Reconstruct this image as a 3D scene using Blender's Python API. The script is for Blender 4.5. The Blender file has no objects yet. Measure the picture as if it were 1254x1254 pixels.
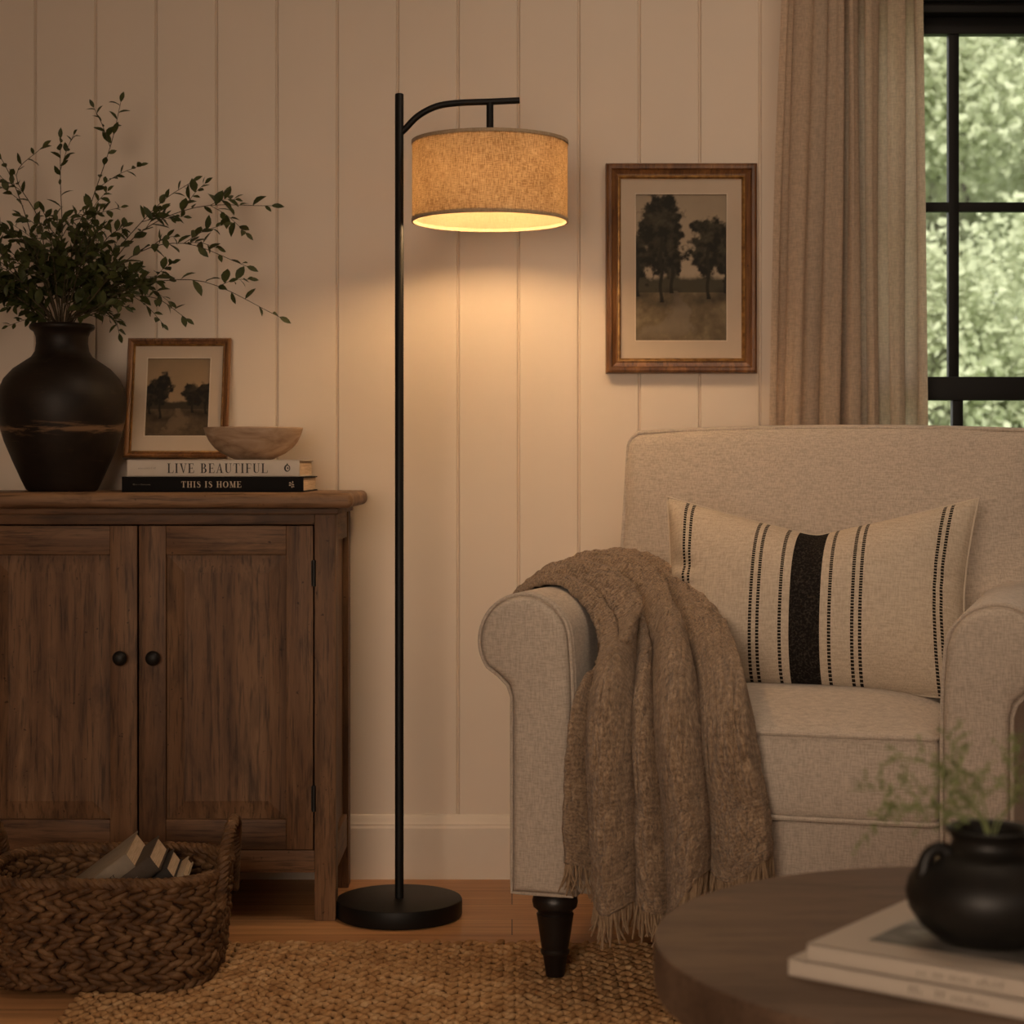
import bpy, bmesh, math, random
import numpy as np
from mathutils import Vector, Matrix, Euler

random.seed(7)
RNG = np.random.default_rng(11)
PI = math.pi
SC = bpy.context.scene
COL = SC.collection

# ------------------------------------------------------------------ camera
F = 2290.0            # focal length in pixels of the 1254 frame
EYE = 0.91
cam_data = bpy.data.cameras.new('camera')
cam = bpy.data.objects.new('camera', cam_data)
COL.objects.link(cam)
cam.location = (0, 0, EYE)
cam.rotation_euler = (PI / 2, 0, 0)
cam_data.sensor_width = 36
cam_data.lens = F / 1254 * 36
cam_data.shift_y = -57 / 1254
cam_data.clip_start = 0.05
cam_data.dof.use_dof = True
cam_data.dof.focus_distance = 3.55
cam_data.dof.aperture_fstop = 5.6
SC.camera = cam

# ------------------------------------------------------------------ world, sun, lights, exposure
SC.view_settings.view_transform = 'Standard'
SC.view_settings.look = 'None'
SC.view_settings.exposure = 0.0
SC.view_settings.gamma = 1.0
SC.view_settings.use_curve_mapping = False

world = bpy.data.worlds.new('sky')
SC.world = world
world.use_nodes = True
wn = world.node_tree.nodes
wn['Background'].inputs[0].default_value = (1.0, 0.99, 0.93, 1)
wn['Background'].inputs[1].default_value = 1.6

sun_data = bpy.data.lights.new('sun', 'SUN')
sun_data.energy = 6.5
sun_data.angle = math.radians(4)
sun_data.color = (1.0, 0.95, 0.86)
sun = bpy.data.objects.new('sun', sun_data)
COL.objects.link(sun)
sun.rotation_euler = (math.radians(42), 0, math.radians(-18))

fill_data = bpy.data.lights.new('front_fill_light', 'AREA')  # added unseen fill from the front right; the front wall has no window
fill_data.shape = 'RECTANGLE'
fill_data.size = 1.5
fill_data.size_y = 1.3
fill_data.energy = 5.0
fill_data.color = (1.0, 0.82, 0.66)
fill = bpy.data.objects.new('front_fill_light', fill_data)
COL.objects.link(fill)
fill.location = (1.5, -1.0, 1.65)
fill.rotation_euler = (Vector((0.45, 3.6, 0.45)) - Vector(fill.location)).to_track_quat('-Z', 'Y').to_euler()

ceil_data = bpy.data.lights.new('ceiling_fill_light', 'AREA')  # added fill just below the ceiling to lift the wall, not a fixture
ceil_data.shape = 'RECTANGLE'
ceil_data.size = 1.0
ceil_data.size_y = 0.8
ceil_data.energy = 10.5
ceil_data.color = (1.0, 0.76, 0.55)
ceil_fill = bpy.data.objects.new('ceiling_fill_light', ceil_data)
COL.objects.link(ceil_fill)
ceil_fill.location = (0.60, 2.75, 2.57)

side_data = bpy.data.lights.new('side_fill_light', 'AREA')  # added soft fill behind the camera, aimed at the lower wall; no window there
side_data.shape = 'RECTANGLE'
side_data.size = 1.3
side_data.size_y = 1.3
side_data.energy = 13.5
side_data.spread = math.radians(80)
side_data.color = (1.0, 0.75, 0.55)
side = bpy.data.objects.new('side_fill_light', side_data)
COL.objects.link(side)
side.location = (-0.72, -1.1, 1.20)
side.rotation_euler = (Vector((0.35, 4.1, 0.30)) - Vector(side.location)).to_track_quat('-Z', 'Y').to_euler()

BULB_STRENGTH = 138.0


# ------------------------------------------------------------------ helpers
class MB:
    """collects vertices and faces of ONE mesh"""
    def __init__(self):
        self.v, self.f, self.uv = [], [], {}

    def add(self, verts, faces):
        o = len(self.v)
        self.v.extend([tuple(p) for p in verts])
        self.f.extend([tuple(i + o for i in f) for f in faces])
        return o

    def box(self, x0, x1, y0, y1, z0, z1):
        v = [(x, y, z) for z in (z0, z1) for y in (y0, y1) for x in (x0, x1)]
        self.add(v, [(0, 2, 3, 1), (4, 5, 7, 6), (0, 1, 5, 4), (2, 6, 7, 3), (0, 4, 6, 2), (1, 3, 7, 5)])
        return self

    def rbox(self, c, h, r, k=3, m=2, fn=None, mat=None):
        """rounded box centred at c, half sizes h, edge radius r; fn reshapes local points"""
        r = min(r, min(h) * 0.999)
        ms = m if isinstance(m, (tuple, list)) else (m, m, m)
        ax = []
        for i in range(3):
            a = list(np.linspace(-h[i], -h[i] + r, k + 1))
            b = list(np.linspace(-h[i] + r, h[i] - r, ms[i] + 1))[1:-1]
            ax.append(a + b + [-t for t in reversed(a)])
        idx, verts, faces = {}, [], []

        def vid(p):
            key = tuple(round(t, 7) for t in p)
            if key not in idx:
                q = Vector([max(-h[i] + r, min(h[i] - r, p[i])) for i in range(3)])
                d = Vector(p) - q
                w = q + d.normalized() * r if d.length > 1e-9 else Vector(p)
                idx[key] = len(verts)
                verts.append(w)
            return idx[key]
        for a in range(3):
            b, c2 = (a + 1) % 3, (a + 2) % 3
            for s in (-1, 1):
                for i in range(len(ax[b]) - 1):
                    for j in range(len(ax[c2]) - 1):
                        ids = []
                        for (ii, jj) in ((i, j), (i + 1, j), (i + 1, j + 1), (i, j + 1)):
                            p = [0, 0, 0]
                            p[a] = s * h[a]; p[b] = ax[b][ii]; p[c2] = ax[c2][jj]
                            ids.append(vid(p))
                        if s < 0: ids.reverse()
                        if len(set(ids)) == 4: faces.append(ids)
        out = []
        for w in verts:
            if fn: w = Vector(fn(w))
            if mat: w = mat @ w
            out.append(w + Vector(c))
        self.add(out, faces)
        return self

    def tube(self, path, r, n=8, closed=False, caps=True):
        path = [Vector(p) for p in path]
        N = len(path)
        rs = r if isinstance(r, (list, tuple, np.ndarray)) else [r] * N
        up, verts, faces = None, [], []
        for i, p in enumerate(path):
            a = path[(i - 1) % N] if (closed or i) else p
            b = path[(i + 1) % N] if (closed or i < N - 1) else p
            t = (b - a)
            t = t.normalized() if t.length > 1e-9 else Vector((0, 0, 1))
            if up is None:
                up = t.orthogonal().normalized()
            up = (up - t * up.dot(t))
            up = up.normalized() if up.length > 1e-6 else t.orthogonal().normalized()
            s = t.cross(up)
            for k in range(n):
                an = 2 * PI * k / n
                verts.append(p + (up * math.cos(an) + s * math.sin(an)) * rs[i])
        for i in range(N if closed else N - 1):
            j = (i + 1) % N
            for k in range(n):
                l = (k + 1) % n
                faces.append((i * n + k, i * n + l, j * n + l, j * n + k))
        if caps and not closed:
            faces.append(tuple(reversed(range(n))))
            faces.append(tuple((N - 1) * n + k for k in range(n)))
        self.add(verts, faces)
        return self

    def lathe(self, prof, n=32, c=(0, 0, 0), cap0=True, cap1=True):
        verts, faces = [], []
        for (r, z) in prof:
            for k in range(n):
                a = 2 * PI * k / n
                verts.append((c[0] + r * math.cos(a), c[1] + r * math.sin(a), c[2] + z))
        for i in range(len(prof) - 1):
            for k in range(n):
                l = (k + 1) % n
                faces.append((i * n + k, i * n + l, (i + 1) * n + l, (i + 1) * n + k))
        if cap0: faces.append(tuple(reversed(range(n))))
        if cap1: faces.append(tuple((len(prof) - 1) * n + k for k in range(n)))
        self.add(verts, faces)
        return self

    def prism(self, pts, d0, d1, axis='y'):
        """polygon in (x,z) extruded along y from d0 to d1"""
        n = len(pts)
        v = [(p[0], d0, p[1]) for p in pts] + [(p[0], d1, p[1]) for p in pts]
        f = [tuple(range(n)), tuple(reversed(range(n, 2 * n)))]
        for i in range(n):
            j = (i + 1) % n
            f.append((i, i + n, j + n, j))
        self.add(v, f)
        return self

    def grid(self, P, uv=False, closed_u=False):
        """P[i][j] points"""
        n, m = len(P), len(P[0])
        o = len(self.v)
        self.v.extend([tuple(P[i][j]) for i in range(n) for j in range(m)])
        for i in range(n - 1):
            for j in range(m - 1 + (1 if closed_u else 0)):
                l = (j + 1) % m
                self.f.append((o + i * m + j, o + i * m + l, o + (i + 1) * m + l, o + (i + 1) * m + j))
        if uv:
            for i in range(n):
                for j in range(m):
                    self.uv[o + i * m + j] = (j / (m - 1), i / (n - 1))
        return self

    def build(self, name, mat=None, parent=None, smooth=True, angle=40, bevel=0, recalc=True):
        me = bpy.data.meshes.new(name)
        me.from_pydata([tuple(p) for p in self.v], [], self.f)
        if self.uv:
            lay = me.uv_layers.new(name='UVMap')
            buf = np.zeros(len(me.loops) * 2, dtype=np.float32)
            li = np.zeros(len(me.loops), dtype=np.int32)
            me.loops.foreach_get('vertex_index', li)
            for q, vi in enumerate(li):
                t = self.uv.get(int(vi), (0, 0))
                buf[2 * q] = t[0]; buf[2 * q + 1] = t[1]
            lay.data.foreach_set('uv', buf)
        if recalc or bevel:
            bm = bmesh.new(); bm.from_mesh(me)
            if recalc: bmesh.ops.recalc_face_normals(bm, faces=bm.faces)
            if bevel:
                es = [e for e in bm.edges if len(e.link_faces) == 2 and e.calc_face_angle() > math.radians(35)]
                bmesh.ops.bevel(bm, geom=es, offset=bevel, segments=2, affect='EDGES', profile=0.6)
            bm.to_mesh(me); bm.free()
        if smooth:
            me.polygons.foreach_set('use_smooth', [True] * len(me.polygons))
            me.set_sharp_from_angle(angle=math.radians(angle))
        me.update()
        ob = bpy.data.objects.new(name, me)
        COL.objects.link(ob)
        if mat: me.materials.append(mat)
        if parent: ob.parent = parent
        return ob


def tag(o, label=None, cat=None, group=None, kind=None):
    if label: o['label'] = label
    if cat: o['category'] = cat
    if group: o['group'] = group
    if kind: o['kind'] = kind
    return o


def empty(name, loc=(0, 0, 0), rz=0, **kw):
    o = bpy.data.objects.new(name, None)
    COL.objects.link(o)
    o.location = loc
    o.rotation_euler = (0, 0, rz)
    o.empty_display_size = 0.05
    tag(o, **kw)
    return o


def at(px, py, D):
    return Vector(((px - 627) * D / F, D, EYE - (py - 570) * D / F))


def catmull(pts, n):
    pts = [Vector(p) for p in pts]
    P = [pts[0] * 2 - pts[1]] + pts + [pts[-1] * 2 - pts[-2]]
    out = []
    seg = len(pts) - 1
    for i in range(n):
        t = i / (n - 1) * seg
        k = min(int(t), seg - 1)
        t -= k
        a, b, c, d = P[k], P[k + 1], P[k + 2], P[k + 3]
        out.append(0.5 * ((2 * b) + (c - a) * t + (2 * a - 5 * b + 4 * c - d) * t * t + (3 * b - a - 3 * c + d) * t ** 3))
    return out


# ------------------------------------------------------------------ materials
class NT:
    def __init__(self, name):
        self.m = bpy.data.materials.new(name)
        self.m.use_nodes = True
        self.t = self.m.node_tree
        self.b = self.t.nodes['Principled BSDF']
        self.out = self.t.nodes['Material Output']

    def n(self, typ, **kw):
        nd = self.t.nodes.new(typ)
        for k, v in kw.items():
            if k in nd.inputs: nd.inputs[k].default_value = v
            else: setattr(nd, k, v)
        return nd

    def l(self, a, b): self.t.links.new(a, b)

    def coord(self, scale=(1, 1, 1), kind='Object', rnd=False):
        tc = self.n('ShaderNodeTexCoord')
        mp = self.n('ShaderNodeMapping')
        mp.inputs['Scale'].default_value = scale
        src = tc.outputs[kind]
        if rnd:
            oi = self.n('ShaderNodeObjectInfo')
            mu = self.n('ShaderNodeMath', operation='MULTIPLY'); mu.inputs[1].default_value = 7.3
            self.l(oi.outputs['Random'], mu.inputs[0])
            ad = self.n('ShaderNodeVectorMath', operation='ADD')
            self.l(src, ad.inputs[0]); self.l(mu.outputs[0], ad.inputs[1])
            src = ad.outputs[0]
        self.l(src, mp.inputs['Vector'])
        return mp.outputs['Vector']

    def noise(self, vec, scale, detail=4, rough=0.55, dist=0):
        nd = self.n('ShaderNodeTexNoise')
        nd.inputs['Scale'].default_value = scale
        nd.inputs['Detail'].default_value = detail
        nd.inputs['Roughness'].default_value = rough
        nd.inputs['Distortion'].default_value = dist
        self.l(vec, nd.inputs['Vector'])
        return nd.outputs['Fac']

    def ramp(self, fac, stops):
        r = self.n('ShaderNodeValToRGB')
        e = r.color_ramp.elements
        while len(e) < len(stops): e.new(0.5)
        for i, (p, c) in enumerate(stops):
            e[i].position = p
            e[i].color = tuple(c) + (1,) if len(c) == 3 else c
        self.l(fac, r.inputs['Fac'])
        return r.outputs['Color']

    def mix(self, fac, a, b, blend='MIX'):
        m = self.n('ShaderNodeMix', data_type='RGBA', blend_type=blend)
        for s, v in ((m.inputs[0], fac), (m.inputs[6], a), (m.inputs[7], b)):
            if isinstance(v, (int, float)): s.default_value = v
            elif isinstance(v, (tuple, list)): s.default_value = tuple(v) + (1,) if len(v) == 3 else v
            else: self.l(v, s)
        return m.outputs[2]

    def math(self, op, a, b=None):
        m = self.n('ShaderNodeMath', operation=op)
        for s, v in ((m.inputs[0], a), (m.inputs[1], b)):
            if v is None: continue
            if isinstance(v, (int, float)): s.default_value = v
            else: self.l(v, s)
        return m.outputs[0]

    def bump(self, h, strength=0.3, dist=0.002):
        b = self.n('ShaderNodeBump')
        b.inputs['Strength'].default_value = strength
        b.inputs['Distance'].default_value = dist
        self.l(h, b.inputs['Height'])
        self.l(b.outputs['Normal'], self.b.inputs['Normal'])
        return b.outputs['Normal']

    def base(self, c, rough=0.6, spec=0.4, metal=0.0):
        s = self.b.inputs['Base Color']
        if isinstance(c, (tuple, list)): s.default_value = tuple(c) + (1,)
        else: self.l(c, s)
        self.b.inputs['Roughness'].default_value = rough
        self.b.inputs['Specular IOR Level'].default_value = spec
        self.b.inputs['Metallic'].default_value = metal
        return self


def plain(name, c1, c2=None, scale=8, rough=0.6, spec=0.4, metal=0.0, bump=0.0, bscale=None, bdist=0.001):
    t = NT(name)
    v = t.coord()
    if c2 is None: c2 = tuple(x * 0.85 for x in c1)
    nz = t.noise(v, scale, 5)
    t.base(t.ramp(nz, [(0.35, c1), (0.65, c2)]), rough, spec, metal)
    if bump:
        t.bump(t.noise(v, bscale or scale * 6, 4), bump, bdist)
    return t.m


def wood(name, dark, mid, light, grain='Z', rough=0.55, spec=0.3, freq=1.0, bump=0.25):
    t = NT(name)
    s = {'X': (1.3, 18, 18), 'Y': (18, 1.3, 18), 'Z': (18, 18, 1.3)}[grain]
    s = tuple(q * freq for q in s)
    v = t.coord(s, rnd=True)
    g = t.noise(v, 1.0, 8, 0.68, 0.6)
    v2 = t.coord((1, 1, 1), rnd=True)
    blot = t.noise(v2, 5.0, 4, 0.6)
    s3 = {'X': (10, 160, 160), 'Y': (160, 10, 160), 'Z': (160, 160, 10)}[grain]
    v3 = t.coord(s3, rnd=True)
    fine = t.noise(v3, 1.0, 3, 0.6)
    c = t.ramp(g, [(0.30, dark), (0.48, mid), (0.70, light)])
    s4 = {'X': (3, 10, 10), 'Y': (10, 3, 10), 'Z': (10, 10, 3)}[grain]
    stain = t.noise(t.coord(s4, rnd=True), 1.6, 5, 0.65, 0.8)
    c = t.mix(t.math('MULTIPLY', t.ramp(stain, [(0.50, (0, 0, 0)), (0.70, (1, 1, 1))]), 0.75), c, dark)
    c = t.mix(t.math('MULTIPLY', t.ramp(blot, [(0.5, (0, 0, 0)), (0.75, (1, 1, 1))]), 0.4), c, light)
    c = t.mix(t.math('MULTIPLY', t.ramp(fine, [(0.52, (0, 0, 0)), (0.66, (1, 1, 1))]), 0.6), c, tuple(q * 0.45 for q in dark))
    peck = t.noise(t.coord((1, 1, 1), rnd=True), 95, 2, 0.5)
    c = t.mix(t.math('MULTIPLY', t.ramp(peck, [(0.70, (0, 0, 0)), (0.76, (1, 1, 1))]), 0.7), c, tuple(q * 0.35 for q in dark))
    t.base(c, rough, spec)
    t.bump(t.math('ADD', g, t.math('MULTIPLY', fine, 0.4)), bump, 0.0015)
    return t.m


def linen(name, c1, c2, thread=420, bump=0.35, rough=0.95, trans=0.0, slub=0.6):
    t = NT(name)
    warp = t.noise(t.coord((thread, thread, 70)), 1.0, 2, 0.5)
    weft = t.noise(t.coord((70, 70, thread)), 1.0, 2, 0.5)
    w = t.math('ADD', t.math('MULTIPLY', warp, 0.5), t.math('MULTIPLY', weft, 0.5))
    big = t.noise(t.coord(), 6.0, 3)
    c = t.ramp(w, [(0.36, c2), (0.62, c1)])
    c = t.mix(t.math('MULTIPLY', big, 0.25), c, c2)
    t.base(c, rough, 0.15)
    t.b.inputs['Sheen Weight'].default_value = 0.15
    nrm = t.bump(w, bump, 0.0012)
    if trans:
        tr = t.n('ShaderNodeBsdfTranslucent')
        t.l(c, tr.inputs['Color']); t.l(nrm, tr.inputs['Normal'])
        mx = t.n('ShaderNodeMixShader'); mx.inputs[0].default_value = trans
        t.l(t.b.outputs[0], mx.inputs[1]); t.l(tr.outputs[0], mx.inputs[2])
        t.l(mx.outputs[0], t.out.inputs['Surface'])
    return t.m


M = {}
# wall paint
t = NT('cream_wall_paint')
v = t.coord()
t.base(t.ramp(t.noise(v, 2.2, 4), [(0.3, (0.71, 0.615, 0.515)), (0.7, (0.755, 0.655, 0.55))]), 0.62, 0.3)
t.bump(t.noise(v, 160, 3), 0.05, 0.0006)
M['wall'] = t.m
M['ceiling'] = plain('ceiling_paint', (0.62, 0.57, 0.5), rough=0.9)
M['sidewall'] = plain('side_wall_paint', (0.5, 0.44, 0.37), rough=0.8)
M['trim'] = plain('trim_paint', (0.73, 0.65, 0.55), (0.70, 0.62, 0.52), rough=0.45)
# floor
t = NT('oak_floor_boards')
v = t.coord((1, 1, 1))
br = t.n('ShaderNodeTexBrick')
br.offset = 0.37
br.inputs['Scale'].default_value = 1.0
br.inputs['Brick Width'].default_value = 1.6
br.inputs['Row Height'].default_value = 0.125
br.inputs['Mortar Size'].default_value = 0.0012
br.inputs['Color1'].default_value = (0.52, 0.265, 0.115, 1)
br.inputs['Color2'].default_value = (0.66, 0.36, 0.165, 1)
br.inputs['Mortar'].default_value = (0.09, 0.045, 0.02, 1)
t.l(v, br.inputs['Vector'])
g = t.noise(t.coord((2.2, 46, 1)), 1.0, 6, 0.62, 0.4)
c = t.mix(1.0, br.outputs['Color'], t.ramp(g, [(0.3, (0.62, 0.58, 0.55)), (0.7, (1, 1, 1))]), 'MULTIPLY')
t.base(c, 0.42, 0.35)
t.bump(g, 0.06, 0.001)
M['floor'] = t.m
M['black_metal'] = plain('matte_black_metal', (0.006, 0.0055, 0.005), rough=0.5, spec=0.25)
M['black_frame'] = plain('black_window_paint', (0.006, 0.006, 0.006), rough=0.5, spec=0.25)
M['cab_v'] = wood('distressed_brown_wood_upright', (0.045, 0.021, 0.010), (0.135, 0.066, 0.030), (0.22, 0.12, 0.06), 'Z')
M['cab_h'] = wood('distressed_brown_wood_lengthwise', (0.045, 0.021, 0.010), (0.135, 0.066, 0.030), (0.22, 0.12, 0.06), 'X')
M['cab_top'] = wood('worn_brown_wood_top', (0.09, 0.046, 0.023), (0.20, 0.11, 0.056), (0.30, 0.175, 0.095), 'X')
M['cab_y'] = wood('distressed_brown_wood_side', (0.07, 0.033, 0.016), (0.17, 0.088, 0.043), (0.26, 0.145, 0.074), 'Y')
M['iron'] = plain('dark_iron', (0.008, 0.007, 0.006), rough=0.5, spec=0.35)
M['table'] = wood('dark_stained_table_wood', (0.075, 0.044, 0.027), (0.125, 0.077, 0.049), (0.18, 0.115, 0.075), 'X', rough=0.6, freq=0.5, bump=0.08)
M['leg'] = plain('espresso_turned_wood', (0.012, 0.008, 0.006), rough=0.4, spec=0.45)
M['chair'] = linen('oatmeal_linen', (0.60, 0.515, 0.43), (0.40, 0.34, 0.28))
M['chair_pipe'] = linen('oatmeal_linen_piping', (0.32, 0.265, 0.205), (0.23, 0.185, 0.14))
M['curtain'] = linen('flax_curtain_linen', (0.74, 0.60, 0.47), (0.56, 0.45, 0.345), thread=300, trans=0.50)

# stripes on the lumbar pillow
t = NT('striped_pillow_cotton')
tc = t.n('ShaderNodeTexCoord')
sp = t.n('ShaderNodeSeparateXYZ')
t.l(tc.outputs['UV'], sp.inputs[0])
U, V = sp.outputs[0], sp.outputs[1]
warp = t.noise(t.coord((400, 400, 60)), 1.0, 2)
weft = t.noise(t.coord((60, 60, 400)), 1.0, 2)
w = t.math('ADD', t.math('MULTIPLY', warp, 0.5), t.math('MULTIPLY', weft, 0.5))
cr = t.ramp(w, [(0.36, (0.46, 0.38, 0.295)), (0.62, (0.62, 0.53, 0.42))])


def band(c0, hw):
    return t.math('LESS_THAN', t.math('ABSOLUTE', t.math('SUBTRACT', U, c0)), hw)


solid = band(0.5, 0.047)
thin = None
for c0 in (0.075, 0.098, 0.330, 0.354, 0.424, 0.576, 0.646, 0.670, 0.902, 0.925):
    b_ = band(c0, 0.0052)
    thin = b_ if thin is None else t.math('MAXIMUM', thin, b_)
dash = t.math('GREATER_THAN', t.math('SINE', t.math('MULTIPLY', V, 400.0)), -0.72)
mask = t.math('MAXIMUM', solid, t.math('MULTIPLY', thin, dash))
fleck = t.ramp(t.noise(t.coord((260, 260, 260)), 1.0, 1), [(0.45, (0.012, 0.010, 0.009)), (0.75, (0.05, 0.042, 0.035))])
t.base(t.mix(mask, cr, fleck), 0.95, 0.1)
t.bump(w, 0.4, 0.0014)
M['pillow'] = t.m

# throw
t = NT('brown_woven_throw')
tc = t.n('ShaderNodeTexCoord')
mp = t.n('ShaderNodeMapping'); mp.inputs['Scale'].default_value = (0.50, 0.95, 1)
t.l(tc.outputs['UV'], mp.inputs['Vector'])
wv = t.n('ShaderNodeTexWave', wave_type='BANDS', bands_direction='Y')
wv.inputs['Scale'].default_value = 46.0
wv.inputs['Distortion'].default_value = 7.0
wv.inputs['Detail'].default_value = 2.0
wv.inputs['Detail Scale'].default_value = 1.6
t.l(mp.outputs[0], wv.inputs['Vector'])
mp2 = t.n('ShaderNodeMapping'); mp2.inputs['Scale'].default_value = (300, 60, 1)
t.l(tc.outputs['UV'], mp2.inputs['Vector'])
rib = t.noise(mp2.outputs[0], 0.5, 2, 0.5)
fuzz = t.noise(t.coord(), 380, 4, 0.7)
mp3 = t.n('ShaderNodeMapping'); mp3.inputs['Scale'].default_value = (120, 110, 1)
t.l(tc.outputs['UV'], mp3.inputs['Vector'])
knit = t.noise(mp3.outputs[0], 0.6, 3, 0.6, 2.2)
h2 = t.math('ADD', t.math('ADD', t.math('MULTIPLY', wv.outputs['Fac'], 0.07), t.math('MULTIPLY', fuzz, 0.45)), t.math('ADD', t.math('MULTIPLY', rib, 0.2), t.math('MULTIPLY', knit, 0.6)))
c = t.ramp(h2, [(0.46, (0.085, 0.054, 0.032)), (0.64, (0.29, 0.19, 0.112)), (0.82, (0.55, 0.385, 0.245))])
t.base(c, 1.0, 0.05)
t.b.inputs['Sheen Weight'].default_value = 0.3
t.bump(h2, 1.0, 0.009)
M['throw'] = t.m
M['fringe'] = plain('brown_yarn', (0.33, 0.235, 0.15), (0.22, 0.15, 0.095), scale=120, rough=1.0, spec=0.05)

# burlap lamp shade
def shade_mat(name, col1, col2, tr_fac, thread, tint):
    t = NT(name)
    tc = t.n('ShaderNodeTexCoord')
    mp1 = t.n('ShaderNodeMapping'); mp1.inputs['Scale'].default_value = (900, 20, 1)
    mp2 = t.n('ShaderNodeMapping'); mp2.inputs['Scale'].default_value = (70, 130, 1)
    t.l(tc.outputs['UV'], mp1.inputs['Vector']); t.l(tc.outputs['UV'], mp2.inputs['Vector'])
    a = t.noise(mp1.outputs[0], 0.5, 3, 0.6); b = t.noise(mp2.outputs[0], 1.0, 3, 0.6)
    w = t.math('ADD', t.math('MULTIPLY', a, 0.5), t.math('MULTIPLY', b, 0.5))
    big = t.noise(t.coord(), 14, 3)
    w = t.math('ADD', w, t.math('MULTIPLY', t.math('SUBTRACT', big, 0.5), 0.22))
    c = t.ramp(w, [(0.38, col2), (0.62, col1)])
    t.base(c, 0.95, 0.1)
    nrm = t.bump(w, 0.5, 0.0015)
    tr = t.n('ShaderNodeBsdfTranslucent')
    t.l(t.mix(1.0, c, tint, 'MULTIPLY'), tr.inputs['Color'])
    mx = t.n('ShaderNodeMixShader'); mx.inputs[0].default_value = tr_fac
    t.l(t.b.outputs[0], mx.inputs[1]); t.l(tr.outputs[0], mx.inputs[2])
    t.l(mx.outputs[0], t.out.inputs['Surface'])
    return t.m


M['shade'] = shade_mat('burlap_shade', (0.51, 0.415, 0.30), (0.20, 0.14, 0.082), 0.42, 0, (1, 1, 0.95))
M['shade_lining'] = shade_mat('pale_shade_lining', (0.40, 0.31, 0.21), (0.34, 0.26, 0.175), 0.50, 0, (1.8, 1.9, 2.0))
M['shade_trim'] = linen('burlap_binding', (0.42, 0.32, 0.21), (0.30, 0.22, 0.14))
t = NT('glowing_bulb')
t.base((0.9, 0.85, 0.75), 0.4)
t.b.inputs['Emission Color'].default_value = (1.0, 0.62, 0.30, 1)
t.b.inputs['Emission Strength'].default_value = BULB_STRENGTH
M['bulb'] = t.m

# glass
t = NT('window_glass')
tr = t.n('ShaderNodeBsdfTransparent')
gl = t.n('ShaderNodeBsdfGlossy'); gl.inputs['Roughness'].default_value = 0.02
fr = t.n('ShaderNodeFresnel'); fr.inputs[0].default_value = 1.35
mx = t.n('ShaderNodeMixShader')
t.l(fr.outputs[0], mx.inputs[0]); t.l(tr.outputs[0], mx.inputs[1]); t.l(gl.outputs[0], mx.inputs[2])
t.l(mx.outputs[0], t.out.inputs['Surface'])
M['glass'] = t.m

# frame woods
M['gilt_wood'] = wood('worn_walnut_frame', (0.055, 0.020, 0.007), (0.15, 0.060, 0.019), (0.30, 0.14, 0.045), 'Z', rough=0.38, spec=0.5, freq=2)
M['gilt'] = plain('rubbed_gilt', (0.42, 0.22, 0.06), (0.16, 0.075, 0.02), scale=60, rough=0.38, spec=0.5, metal=0.5)
M['matboard'] = plain('mat_board', (0.50, 0.41, 0.32), (0.46, 0.375, 0.29), rough=0.9)
M['matedge'] = plain('mat_bevel', (0.62, 0.53, 0.42), rough=0.9)
t = NT('oil_paint')
va = t.n('ShaderNodeVertexColor'); va.layer_name = 'paint'
t.base(va.outputs['Color'], 0.6, 0.25)
t.bump(t.noise(t.coord(), 260, 3), 0.15, 0.0006)
M['paint'] = t.m

# pottery
t = NT('weathered_dark_clay')
v = t.coord()
ring = t.noise(t.coord((2, 2, 60)), 1.0, 4, 0.6)
blot = t.noise(v, 9, 6, 0.65)
sz = t.n('ShaderNodeSeparateXYZ'); t.l(t.n('ShaderNodeTexCoord').outputs['Object'], sz.inputs[0])
bandz = t.math('SUBTRACT', 1.0, t.math('MULTIPLY', t.math('ABSOLUTE', t.math('SUBTRACT', sz.outputs[2], 0.130)), 55.0))
bandz = t.math('MAXIMUM', bandz, 0.0)
scr = t.noise(t.coord((12, 12, 90)), 1.0, 5, 0.7, 0.5)
wear = t.math('MULTIPLY', t.ramp(t.math('ADD', scr, t.math('MULTIPLY', bandz, 0.24)), [(0.60, (0, 0, 0)), (0.74, (1, 1, 1))]), t.math('ADD', 0.15, t.math('MULTIPLY', bandz, 0.6)))
c = t.ramp(blot, [(0.3, (0.007, 0.0045, 0.0035)), (0.7, (0.022, 0.014, 0.009))])
c = t.mix(wear, c, (0.24, 0.14, 0.075))
t.base(c, 0.50, 0.28)
t.bump(t.math('ADD', ring, t.math('MULTIPLY', blot, 0.6)), 0.25, 0.003)
M['clay'] = t.m
M['black_clay'] = plain('black_burnished_clay', (0.006, 0.0055, 0.005), (0.014, 0.012, 0.010), scale=22, rough=0.45, spec=0.3, bump=0.2, bscale=50)
t = NT('pale_mango_wood_bowl')
v = t.coord((6, 6, 22))
g = t.noise(v, 1.6, 6, 0.6, 1.2)
t.base(t.ramp(g, [(0.3, (0.22, 0.13, 0.075)), (0.5, (0.42, 0.29, 0.19)), (0.72, (0.55, 0.42, 0.30))]), 0.6, 0.3)
t.bump(g, 0.15, 0.001)
M['bowl'] = t.m
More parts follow.
